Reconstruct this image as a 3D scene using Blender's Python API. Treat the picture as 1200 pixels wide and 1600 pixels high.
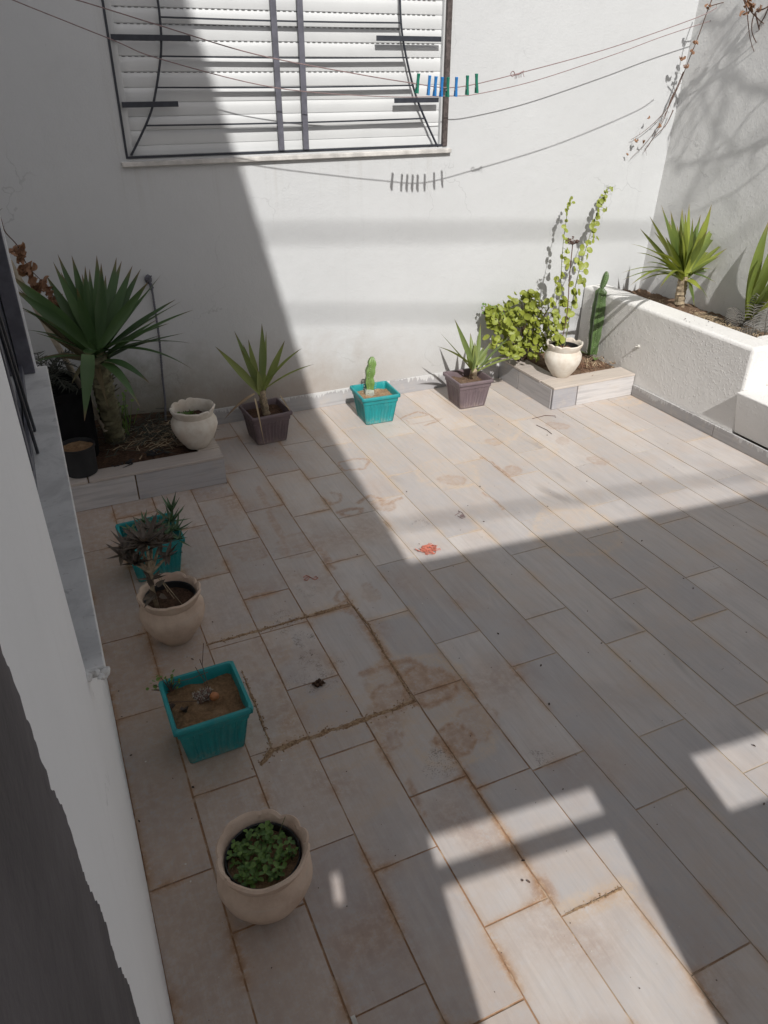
import bpy, math, random
from mathutils import Vector, Matrix, noise
for o in list(bpy.data.objects): bpy.data.objects.remove(o)
S = bpy.context.scene
COL = S.collection
R = math.radians
rnd = random.Random(7)

# ------------------------------------------------------------------ camera, sky, sun, exposure
CAM = Vector((0, 0, 1.7))
cd = bpy.data.cameras.new('camera'); cam = bpy.data.objects.new('camera', cd); COL.objects.link(cam)
cam.location = CAM; cam.rotation_euler = (R(59.35), R(-0.1), R(-24.3))
cd.sensor_fit = 'VERTICAL'; cd.sensor_height = 24; cd.lens = 1177.9 / 1600 * 24
cd.clip_start = 0.01; cd.clip_end = 500
S.camera = cam
SUN = Vector((0.22, 1.0, -0.92)).normalized()          # direction the light travels
world = bpy.data.worlds.new('World'); S.world = world; world.use_nodes = True
wn = world.node_tree.nodes; wl = world.node_tree.links
bg = wn['Background']; sky = wn.new('ShaderNodeTexSky'); sky.sky_type = 'NISHITA'; sky.sun_disc = False
sky.sun_elevation = math.asin(-SUN.z)
sky.sun_rotation = math.atan2(-SUN.x, -SUN.y)
sky.air_density = 1.0; sky.dust_density = 2.0
hs = wn.new('ShaderNodeHueSaturation'); hs.inputs['Saturation'].default_value = 0.45; wl.new(sky.outputs[0], hs.inputs['Color'])
wm = wn.new('ShaderNodeMix'); wm.data_type = 'RGBA'; wm.blend_type = 'MULTIPLY'; wm.inputs[0].default_value = 1.0; wm.inputs[7].default_value = (1.0, .965, .94, 1)
wl.new(hs.outputs[0], wm.inputs[6]); wl.new(wm.outputs[2], bg.inputs[0]); bg.inputs[1].default_value = 0.113
ld = bpy.data.lights.new('sun', 'SUN'); ld.energy = 4.35; ld.angle = R(0.53); ld.color = (1.0, 0.975, 0.94)
sun = bpy.data.objects.new('sun', ld); COL.objects.link(sun)
sun.rotation_euler = SUN.to_track_quat('-Z', 'Y').to_euler(); sun.location = (0, -3, 8)
S.view_settings.view_transform = 'Standard'; S.view_settings.look = 'None'
S.view_settings.gamma = 1.0; S.view_settings.exposure = 0.0
S.cycles.max_bounces = 8; S.cycles.diffuse_bounces = 5

# ------------------------------------------------------------------ photo pixel -> point on a real plane
CM = cam.rotation_euler.to_matrix()
def ray(x, y): return CM @ Vector(((x - 600) / 1177.9, -(y - 800) / 1177.9, -1.0))
def PY(x, y, Y): d = ray(x, y); return CAM + d * (Y / d.y)
def PX(x, y, X): d = ray(x, y); return CAM + d * (X / d.x)
def PZ(x, y, Z=0.0): d = ray(x, y); return CAM + d * ((Z - 1.7) / d.z)

# ------------------------------------------------------------------ materials
MATS = {}
def newmat(name):
    m = bpy.data.materials.new(name); m.use_nodes = True; MATS[name] = m
    nt = m.node_tree
    return m, nt, nt.nodes['Principled BSDF']
class G:
    """small node-graph helper"""
    def __init__(s, nt): s.nt = nt; s.n = nt.nodes; s.l = nt.links
    def node(s, t, **kw):
        n = s.n.new(t)
        for k, v in kw.items(): setattr(n, k, v)
        return n
    def sock(s, inp, v):
        if isinstance(v, bpy.types.NodeSocket): s.l.new(v, inp)
        elif v is not None: inp.default_value = v
    def coord(s, which='Object'): return s.node('ShaderNodeTexCoord').outputs[which]
    def geo(s): return s.node('ShaderNodeNewGeometry').outputs['Position']
    def map(s, v, scale=(1, 1, 1), loc=(0, 0, 0), rot=(0, 0, 0)):
        n = s.node('ShaderNodeMapping'); s.l.new(v, n.inputs[0])
        n.inputs['Scale'].default_value = scale; n.inputs['Location'].default_value = loc; n.inputs['Rotation'].default_value = rot
        return n.outputs[0]
    def noise(s, v, scale, detail=4, rough=.55, dist=0.0):
        n = s.node('ShaderNodeTexNoise'); s.sock(n.inputs['Vector'], v)
        n.inputs['Scale'].default_value = scale; n.inputs['Detail'].default_value = detail
        n.inputs['Roughness'].default_value = rough; n.inputs['Distortion'].default_value = dist
        return n.outputs['Fac']
    def vor(s, v, scale, feat='F1'):
        n = s.node('ShaderNodeTexVoronoi'); n.feature = feat; s.sock(n.inputs['Vector'], v); n.inputs['Scale'].default_value = scale
        return n.outputs['Distance']
    def ramp(s, f, lo, hi, a=0.0, b=1.0):
        n = s.node('ShaderNodeMapRange'); s.sock(n.inputs[0], f)
        n.inputs[1].default_value = lo; n.inputs[2].default_value = hi; n.inputs[3].default_value = a; n.inputs[4].default_value = b
        n.interpolation_type = 'SMOOTHSTEP'
        return n.outputs[0]
    def math(s, op, a, b=None):
        n = s.node('ShaderNodeMath', operation=op); s.sock(n.inputs[0], a)
        if b is not None: s.sock(n.inputs[1], b)
        return n.outputs[0]
    def mix(s, f, a, b, mode='MIX'):
        n = s.node('ShaderNodeMix', data_type='RGBA', blend_type=mode)
        s.sock(n.inputs[0], f)
        s.sock(n.inputs[6], a if isinstance(a, bpy.types.NodeSocket) else (*a, 1) if len(a) == 3 else a)
        s.sock(n.inputs[7], b if isinstance(b, bpy.types.NodeSocket) else (*b, 1) if len(b) == 3 else b)
        return n.outputs[2]
    def xyz(s, v):
        n = s.node('ShaderNodeSeparateXYZ'); s.l.new(v, n.inputs[0]); return n.outputs
    def bump(s, h, strength, dist=0.01, normal=None):
        n = s.node('ShaderNodeBump'); s.sock(n.inputs['Height'], h)
        n.inputs['Strength'].default_value = strength; n.inputs['Distance'].default_value = dist
        if normal is not None: s.l.new(normal, n.inputs['Normal'])
        return n.outputs[0]

def simple(name, col, rough=.6, var=.25, scale=30, bump=0.0, bscale=80, metal=0.0, col2=None, spec=None, coord='Object'):
    m, nt, b = newmat(name); g = G(nt); v = g.coord(coord)
    f = g.ramp(g.noise(v, scale, 5), .3, .7)
    c2 = col2 or tuple(c * (1 - var) for c in col)
    g.sock(b.inputs['Base Color'], g.mix(f, col, c2)); b.inputs['Roughness'].default_value = rough; b.inputs['Metallic'].default_value = metal
    if spec is not None: b.inputs['Specular IOR Level'].default_value = spec
    if bump: g.sock(b.inputs['Normal'], g.bump(g.noise(v, bscale, 5), bump, .004))
    return m

def plaster(name, col=(.80, .80, .785), coarse=.35, dirt=True, fine=1.0, grit=0.0):
    m, nt, b = newmat(name); g = G(nt); p = g.geo(); z = g.xyz(p)
    big = g.ramp(g.noise(p, 1.6, 5, .6), .35, .7)
    c = g.mix(g.math('MULTIPLY', big, .35), col, tuple(k * .90 for k in col))
    sm = g.ramp(g.noise(p, 14, 6, .7), .52, .75)
    c = g.mix(g.math('MULTIPLY', sm, .16), c, tuple(k * .80 for k in col))
    streak = g.ramp(g.noise(g.map(p, (22, 22, .9)), 1.0, 4, .6), .60, .80)
    c = g.mix(g.math('MULTIPLY', streak, .15), c, tuple(k * .72 for k in col))
    sp = g.ramp(g.vor(p, 26), .035, .02)
    sel = g.ramp(g.noise(p, 5, 2), .60, .66)
    c = g.mix(g.math('MULTIPLY', g.math('MULTIPLY', sp, sel), .8), c, (.20, .17, .15))
    vd = g.node('ShaderNodeVectorMath', operation='ADD'); nt.links.new(p, vd.inputs[0])
    nz_ = g.node('ShaderNodeTexNoise'); nt.links.new(p, nz_.inputs['Vector']); nz_.inputs['Scale'].default_value = 4; nz_.inputs['Detail'].default_value = 6
    sc_ = g.node('ShaderNodeVectorMath', operation='SCALE'); nt.links.new(nz_.outputs['Color'], sc_.inputs[0]); sc_.inputs['Scale'].default_value = .35; nt.links.new(sc_.outputs[0], vd.inputs[1])
    ck = g.ramp(g.vor(g.map(vd.outputs[0], (1, 1, .55)), 1.5, 'DISTANCE_TO_EDGE'), .0035, .0012); cm_ = g.ramp(g.noise(p, 1.9, 3), .52, .60)
    c = g.mix(g.math('MULTIPLY', g.math('MULTIPLY', ck, cm_), .30 if name != 'plaster_rough' else 0.0), c, tuple(k * .45 for k in col))
    if name == 'plaster_rough': pass
    if name == 'plaster_back':
        und = g.math('MULTIPLY', g.ramp(z[2], .95, 1.30), g.ramp(g.noise(g.map(p, (30, 30, .8)), 1.0, 4, .65), .50, .72))
        und = g.math('MULTIPLY', und, g.math('MULTIPLY', g.ramp(z[0], .40, .46), g.ramp(z[0], 2.16, 2.12)))
        c = g.mix(g.math('MULTIPLY', und, .22), c, (.36, .34, .31))
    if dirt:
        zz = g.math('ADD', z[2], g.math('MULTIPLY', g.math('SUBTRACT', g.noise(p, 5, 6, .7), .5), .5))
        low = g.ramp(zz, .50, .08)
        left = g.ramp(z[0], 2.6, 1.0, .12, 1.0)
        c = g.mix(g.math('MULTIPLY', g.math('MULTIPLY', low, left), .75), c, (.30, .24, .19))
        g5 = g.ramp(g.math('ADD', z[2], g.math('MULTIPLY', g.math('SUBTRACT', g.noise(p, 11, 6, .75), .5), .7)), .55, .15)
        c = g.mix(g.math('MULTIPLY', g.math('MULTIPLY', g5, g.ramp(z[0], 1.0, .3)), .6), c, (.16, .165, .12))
    g.sock(b.inputs['Base Color'], c); b.inputs['Roughness'].default_value = .75; b.inputs['Specular IOR Level'].default_value = .25
    h = g.math('ADD', g.math('MULTIPLY', g.noise(p, 9, 6, .6), coarse), g.math('MULTIPLY', g.noise(p, 120, 4, .6), .12 * fine))
    if grit:
        bl = g.ramp(g.vor(p, 55), .35, .05)
        h = g.math('ADD', h, g.math('MULTIPLY', bl, grit))
        h = g.math('ADD', h, g.math('MULTIPLY', g.noise(p, 45, 5, .7), grit * .9))
    g.sock(b.inputs['Normal'], g.bump(h, .55, .02))
    return m
plaster('plaster_back', (.515, .525, .53), coarse=.36, fine=1.0)
plaster('plaster_house', (.88, .885, .89), coarse=.12, dirt=False, fine=.4)
plaster('plaster_rough', (.70, .69, .67), coarse=.35, dirt=False, grit=.13)
plaster('plaster_side', (.62, .62, .61), coarse=.4, dirt=False, grit=.05)
simple('cement_grey', (.115, .105, .11), .85, .35, 9, .5, 60)

# floor tile material; attribute "pid": r tone, g offset, b grout warmth; attribute "stain": r brown, g sand dust, b black dirt
def floor_mat():
    m, nt, b = newmat('floor_tile'); g = G(nt); p = g.geo()
    pid = g.node('ShaderNodeAttribute', attribute_name='pid'); st = g.node('ShaderNodeAttribute', attribute_name='stain')
    pc = g.node('ShaderNodeSeparateColor'); nt.links.new(pid.outputs['Color'], pc.inputs[0])
    sc = g.node('ShaderNodeSeparateColor'); nt.links.new(st.outputs['Color'], sc.inputs[0])
    off = g.node('ShaderNodeCombineXYZ'); g.sock(off.inputs[0], g.math('MULTIPLY', pc.outputs[1], 37.0)); g.sock(off.inputs[1], g.math('MULTIPLY', pc.outputs[0], 53.0)); g.sock(off.inputs[2], g.math('MULTIPLY', pc.outputs[1], 91.0))
    va = g.node('ShaderNodeVectorMath', operation='ADD'); nt.links.new(p, va.inputs[0]); nt.links.new(off.outputs[0], va.inputs[1]); q = va.outputs[0]
    base = g.mix(pc.outputs[0], (.520, .488, .470), (.375, .362, .368))
    g1 = g.noise(g.map(q, (1, .055, 1)), 95, 5, .65, .6)
    g2 = g.noise(g.map(q, (1, .12, 1)), 22, 4, .6, 1.2)
    cl = g.noise(g.map(q, (1, .45, 1)), 5, 5, .6, .8)
    base = g.mix(g.math('MULTIPLY', g.ramp(cl, .40, .66), .45), base, (.345, .33, .335))
    c = g.mix(g.math('MULTIPLY', g.ramp(g1, .42, .74), .30), base, (.30, .285, .285))
    c = g.mix(g.math('MULTIPLY', g.ramp(g2, .50, .74), .20), c, (.60, .57, .545))
    kn = g.ramp(g.noise(g.map(q, (1, .30, 1)), 7.5, 3, .5, .4), .66, .78)
    c = g.mix(g.math('MULTIPLY', kn, .55), c, (.20, .19, .19))
    dk = g.ramp(g.noise(g.map(q, (1, .10, 1)), 12, 3, .5), .60, .80)
    c = g.mix(g.math('MULTIPLY', dk, .30), c, (.30, .29, .30))
    # dust, brown stains, dirt
    n1 = g.noise(p, 34, 6, .7); n2 = g.noise(p, 130, 4, .7); n3 = g.noise(p, 6, 5, .6)
    dust = g.math('MULTIPLY', sc.outputs[1], g.ramp(g.math('ADD', g.math('MULTIPLY', n1, .6), g.math('MULTIPLY', n2, .4)), .32, .60))
    c = g.mix(g.math('MULTIPLY', dust, .85), c, (.56, .44, .32))
    br = g.math('MULTIPLY', sc.outputs[0], g.ramp(g.math('ADD', g.math('MULTIPLY', n1, .7), g.math('MULTIPLY', n2, .3)), .26, .54))
    c = g.mix(g.math('MULTIPLY', br, .88), c, g.mix(g.ramp(n1, .4, .62), (.39, .225, .115), (.25, .125, .06)))
    bk = g.math('MULTIPLY', sc.outputs[2], g.ramp(g.math('ADD', g.math('MULTIPLY', g.noise(p, 210, 3, .6), .6), g.math('MULTIPLY', g.noise(p, 30, 4, .6), .4)), .51, .60))
    c = g.mix(g.math('MULTIPLY', bk, .85), c, (.05, .038, .032))
    film = g.math('MULTIPLY', g.ramp(n3, .45, .70), .22)
    c = g.mix(film, c, (.48, .36, .27))
    spk = g.math('MULTIPLY', g.ramp(g.vor(p, 60), .05, .03), g.ramp(g.noise(p, 9, 2), .56, .62))
    c = g.mix(spk, c, (.09, .07, .06))
    g.sock(b.inputs['Base Color'], c)
    rg = g.math('ADD', g.math('MULTIPLY', dust, .3), g.math('MULTIPLY', g1, .22)); g.sock(b.inputs['Roughness'], g.math('ADD', rg, .42))
    b.inputs['Specular IOR Level'].default_value = .35
    g.sock(b.inputs['Normal'], g.bump(g.math('ADD', g.math('MULTIPLY', g1, .5), g.math('MULTIPLY', n2, .25)), .25, .003))
floor_mat()
def grout_mat():
    m, nt, b = newmat('grout'); g = G(nt); p = g.geo(); z = g.xyz(p)
    n = g.noise(p, 60, 5, .7); w = g.noise(p, 1.3, 4, .6)
    t = g.math('ADD', z[0], g.math('MULTIPLY', g.math('SUBTRACT', w, .5), 2.4))
    pale = g.ramp(t, .60, 1.35)
    c = g.mix(pale, (.31, .18, .10), (.44, .36, .27))
    c = g.mix(g.math('MULTIPLY', g.ramp(n, .52, .75), g.ramp(pale, 1.0, .2)), c, (.14, .07, .04))
    c = g.mix(g.math('MULTIPLY', g.ramp(g.noise(p, 22, 4, .6), .50, .64), .55), c, (.52, .42, .31))
    g.sock(b.inputs['Base Color'], c); b.inputs['Roughness'].default_value = .95
    g.sock(b.inputs['Normal'], g.bump(n, .7, .004))
grout_mat()
def mortar_mat():
    m, nt, b = newmat('mortar'); g = G(nt); p = g.geo()
    n = g.noise(p, 110, 5, .75); n0 = g.noise(p, 25, 4, .6)
    c = g.mix(g.ramp(n, .35, .65), (.42, .29, .17), (.20, .115, .065)); c = g.mix(g.math('MULTIPLY', g.ramp(n0, .5, .7), .6), c, (.50, .40, .29))
    g.sock(b.inputs['Base Color'], c); b.inputs['Roughness'].default_value = .97
    g.sock(b.inputs['Normal'], g.bump(n, 1.0, .006))
mortar_mat()
def tile_mat(name, c1, c2, axis_scale, coord='geo', splash=0.0, zt=.06):
    m, nt, b = newmat(name); g = G(nt); p = g.geo(); z = g.xyz(p)
    pid = g.node('ShaderNodeAttribute', attribute_name='pid'); pc = g.node('ShaderNodeSeparateColor'); nt.links.new(pid.outputs['Color'], pc.inputs[0])
    off = g.node('ShaderNodeCombineXYZ'); g.sock(off.inputs[0], g.math('MULTIPLY', pc.outputs[1], 37.0)); g.sock(off.inputs[2], g.math('MULTIPLY', pc.outputs[0], 9.0))
    va = g.node('ShaderNodeVectorMath', operation='ADD'); nt.links.new(p, va.inputs[0]); nt.links.new(off.outputs[0], va.inputs[1]); q = va.outputs[0]
    g1 = g.noise(g.map(q, axis_scale), 60, 5, .65, .5)
    base = g.mix(pc.outputs[0], c1, c2)
    c = g.mix(g.math('MULTIPLY', g.ramp(g1, .42, .68), .38), base, tuple(k * .66 for k in c2))
    du = g.ramp(g.noise(p, 18, 5, .7), .5, .75)
    c = g.mix(g.math('MULTIPLY', du, .35), c, (.50, .42, .34))
    if splash:                                            # white wall paint dragged over the tile top
        h = g.math('MULTIPLY', g.math('SUBTRACT', g.noise(g.map(p, (1, 1, .10)), 70, 3, .6), .5), .11)
        h = g.math('ADD', h, g.math('MULTIPLY', g.math('SUBTRACT', g.noise(p, 5, 2, .5), .5), .09))
        f = g.ramp(g.math('ADD', z[2], h), zt - .004, zt + .002)
        c = g.mix(g.math('MULTIPLY', f, splash), c, (.55, .55, .545))
    g.sock(b.inputs['Base Color'], c); b.inputs['Roughness'].default_value = .55
    g.sock(b.inputs['Normal'], g.bump(g1, .2, .003))
tile_mat('skirting_back', (.42, .41, .41), (.33, .325, .335), (.06, 1, 1), splash=.95, zt=.082)
tile_mat('skirting_side', (.40, .385, .38), (.31, .30, .30), (1, .06, 1), splash=.6, zt=.064)
tile_mat('bed_tile_x', (.53, .51, .50), (.31, .305, .325), (.06, 1, 1))
tile_mat('bed_tile_y', (.42, .40, .40), (.30, .295, .30), (1, .06, 1))
tile_mat('bed_tile_top', (.53, .47, .41), (.42, .37, .34), (.06, 1, 1))

def soil_mat(name, c1, c2, c3):
    m, nt, b = newmat(name); g = G(nt); p = g.geo()
    n = g.noise(p, 90, 6, .75); n2 = g.noise(p, 14, 4, .6)
    c = g.mix(g.ramp(n, .35, .65), c1, c2); c = g.mix(g.math('MULTIPLY', g.ramp(n2, .5, .7), .7), c, c3)
    g.sock(b.inputs['Base Color'], c); b.inputs['Roughness'].default_value = .98; b.inputs['Specular IOR Level'].default_value = .1
    g.sock(b.inputs['Normal'], g.bump(g.math('ADD', n, g.math('MULTIPLY', g.vor(p, 120), .5)), 1.0, .006))
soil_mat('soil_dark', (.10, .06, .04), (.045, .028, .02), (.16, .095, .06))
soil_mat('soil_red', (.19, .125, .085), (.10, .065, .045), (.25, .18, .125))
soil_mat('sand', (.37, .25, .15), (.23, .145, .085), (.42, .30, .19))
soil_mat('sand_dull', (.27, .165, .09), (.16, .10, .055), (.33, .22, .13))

def leaf_mat(name, c1, c2, tip=None, rough=.5, sss=.0, scale=12, trans=.25):
    m, nt, b = newmat(name); g = G(nt); v = g.coord(); a = g.node('ShaderNodeAttribute', attribute_name='tone'); ac = g.node('ShaderNodeSeparateColor'); nt.links.new(a.outputs['Color'], ac.inputs[0])
    f = g.math('ADD', g.math('MULTIPLY', ac.outputs[0], .7), g.math('MULTIPLY', g.noise(v, scale, 3), .3))
    c = g.mix(f, c1, c2)
    if tip: c = g.mix(g.ramp(ac.outputs[1], .80, 1.0), c, tip)
    c = g.mix(g.math('MULTIPLY', g.ramp(ac.outputs[1], .28, .0), .5), c, tuple(k * 1.35 for k in c1))
    g.sock(b.inputs['Base Color'], c); b.inputs['Roughness'].default_value = rough
    if trans:
        tr = g.node('ShaderNodeBsdfTranslucent'); g.sock(tr.inputs[0], g.mix(.5, c, (c1[0] * 1.6, c1[1] * 1.5, c1[2] * .6)))
        ms = g.node('ShaderNodeMixShader'); ms.inputs[0].default_value = trans
        nt.links.new(b.outputs[0], ms.inputs[1]); nt.links.new(tr.outputs[0], ms.inputs[2])
        nt.links.new(ms.outputs[0], nt.nodes['Material Output'].inputs[0])
    return m
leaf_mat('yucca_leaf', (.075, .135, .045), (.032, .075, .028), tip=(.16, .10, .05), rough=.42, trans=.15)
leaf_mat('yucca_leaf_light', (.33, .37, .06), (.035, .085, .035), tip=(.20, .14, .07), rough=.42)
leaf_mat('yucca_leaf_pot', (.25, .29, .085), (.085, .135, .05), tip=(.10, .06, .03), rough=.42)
leaf_mat('round_leaf', (.25, .28, .042), (.055, .095, .02), tip=None, rough=.5, trans=.2)
leaf_mat('clover_leaf', (.15, .25, .05), (.045, .11, .03), rough=.55)
leaf_mat('succulent', (.09, .17, .075), (.045, .09, .045), tip=(.20, .10, .06), rough=.45, trans=.05)
leaf_mat('kalanchoe', (.125, .10, .075), (.065, .05, .04), tip=(.16, .09, .07), rough=.55, trans=.05)
leaf_mat('dry_leaf', (.26, .145, .085), (.12, .06, .04), rough=.8, trans=.2)
leaf_mat('dry_leaf_dull', (.15, .115, .065), (.07, .075, .035), rough=.8, trans=.1)
leaf_mat('straw', (.42, .33, .21), (.20, .14, .09), rough=.85, trans=0)
leaf_mat('dark_frond', (.06, .065, .05), (.025, .03, .022), rough=.7, trans=.05)
leaf_mat('dead_frond', (.13, .12, .105), (.03, .028, .025), rough=.8, trans=.05)
simple('bark_green', (.17, .16, .09), .8, .55, 40, .8, 60)
simple('bark_pale', (.38, .30, .20), .85, .55, 60, .8, 70)
simple('twig', (.13, .075, .055), .8, .4, 60)
simple('twig_green', (.14, .16, .06), .7, .3, 60)
simple('cactus_green', (.16, .27, .07), .45, .35, 25, .3, 60)
simple('cactus_dark', (.085, .145, .045), .42, .4, 25, .3, 60)
simple('cactus_grey', (.40, .42, .36), .7, .3, 40)
simple('spine', (.62, .60, .52), .6, .2)
def plastic(name, col, col2, dust):
    m, nt, b = newmat(name); g = G(nt); v = g.coord(); z = g.xyz(v); n = g.noise(v, 14, 5, .6); n2 = g.noise(v, 70, 5, .7)
    c = g.mix(g.ramp(n, .3, .7), col, col2)
    low = g.ramp(g.math('ADD', z[2], g.math('MULTIPLY', g.math('SUBTRACT', n, .5), .10)), .060, .005)
    c = g.mix(g.math('MULTIPLY', g.math('MULTIPLY', low, g.ramp(n2, .35, .65)), .45), c, dust)
    c = g.mix(g.math('MULTIPLY', g.ramp(g.noise(g.map(v, (1, 1, .3)), 22, 5, .7), .52, .72), .16), c, dust)
    g.sock(b.inputs['Base Color'], c); g.sock(b.inputs['Roughness'], g.ramp(n2, .3, .7, .36, .58))
    g.sock(b.inputs['Normal'], g.bump(n2, .12, .002))
plastic('teal_plastic', (.008, .262, .27), (.010, .215, .228), (.28, .24, .18))
plastic('brown_plastic', (.155, .115, .125), (.125, .095, .105), (.27, .21, .17))
simple('black_plastic', (.016, .017, .019), .6, .3, 20)
simple('black_plastic_old', (.009, .009, .010), .9, .3, 20, spec=.1)
def pot_mat(name, ca, cb, cc):
    m, nt, b = newmat(name); g = G(nt); v = g.coord(); 
    n1 = g.noise(v, 12, 6, .65); n2 = g.noise(g.map(v, (.3, .3, 4)), 30, 4, .6)
    c = g.mix(g.ramp(n1, .35, .7), ca, cb)
    c = g.mix(g.math('MULTIPLY', g.ramp(g.noise(v, 7, 3), .48, .68), .55), c, cc)
    c = g.mix(g.math('MULTIPLY', g.ramp(n2, .5, .75), .3), c, (.50, .45, .38))
    zz = g.xyz(v)
    c = g.mix(g.math('MULTIPLY', g.ramp(g.math('ADD', zz[2], g.math('MULTIPLY', n1, .05)), .06, .02), .5), c, (.40, .33, .26))
    g.sock(b.inputs['Base Color'], c); b.inputs['Roughness'].default_value = .85
    g.sock(b.inputs['Normal'], g.bump(g.math('ADD', g.math('MULTIPLY', n2, .4), g.math('MULTIPLY', g.noise(v, 60, 5, .6), .5)), .5, .004))
pot_mat('clay_white', (.66, .62, .55), (.54, .47, .39), (.56, .44, .35))
pot_mat('clay_tan', (.60, .47, .37), (.47, .35, .27), (.50, .33, .24))
simple('iron', (.030, .034, .045), .5, .3, 40, metal=0.0)
simple('iron_lilac', (.115, .115, .14), .5, .3, 30)
simple('iron_rust', (.10, .08, .075), .7, .6, 60, .4, 90)
simple('shutter_white', (.58, .59, .59), .35, .06, 5)
simple('frame_white', (.52, .53, .53), .4, .08, 9)
simple('slot_dark', (.05, .05, .05), .8, .1)
def marble():
    m, nt, b = newmat('marble'); g = G(nt); p = g.geo()
    n = g.noise(p, 7, 7, .65, 1.2); c = g.mix(g.ramp(n, .40, .70), (.66, .655, .64), (.50, .495, .485))
    v = g.ramp(g.noise(p, 16, 5, .6, 2.0), .62, .72); c = g.mix(g.math('MULTIPLY', v, .5), c, (.30, .30, .30))
    c = g.mix(g.math('MULTIPLY', g.ramp(g.noise(p, 70, 4, .7), .6, .72), .4), c, (.30, .26, .22))
    g.sock(b.inputs['Base Color'], c); b.inputs['Roughness'].default_value = .45
marble()
simple('sill_stone', (.60, .58, .55), .7, .35, 16, .4, 60, coord='Object')
def glass():
    m, nt, b = newmat('window_glass'); g = G(nt)
    b.inputs['Base Color'].default_value = (.03, .035, .04, 1); b.inputs['Roughness'].default_value = .06; b.inputs['Specular IOR Level'].default_value = .9
    g.sock(b.inputs['Normal'], g.bump(g.noise(g.geo(), 3, 2), .05, .02))
glass()
simple('wire_red', (.27, .19, .185), .6, .3, 50)
simple('string_red', (.60, .19, .13), .7, .3, 50)
simple('cable_black', (.045, .045, .05), .5, .3, 50)
simple('peg_green', (.012, .17, .11), .35, .15, 30)
simple('peg_blue', (.02, .17, .45), .35, .15, 30)
simple('metal_spring', (.45, .45, .45), .4, .2, 30, metal=.8)
simple('bamboo', (.44, .38, .29), .7, .35, 30, .3, 50)
simple('orange_peel', (.44, .17, .06), .5, .3, 40, .4, 120)
simple('litter', (.10, .065, .05), .9, .5, 30)
simple('pale_bit', (.62, .60, .55), .7, .3, 30)
simple('ground_earth', (.30, .24, .18), .95, .3, 3)

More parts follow.
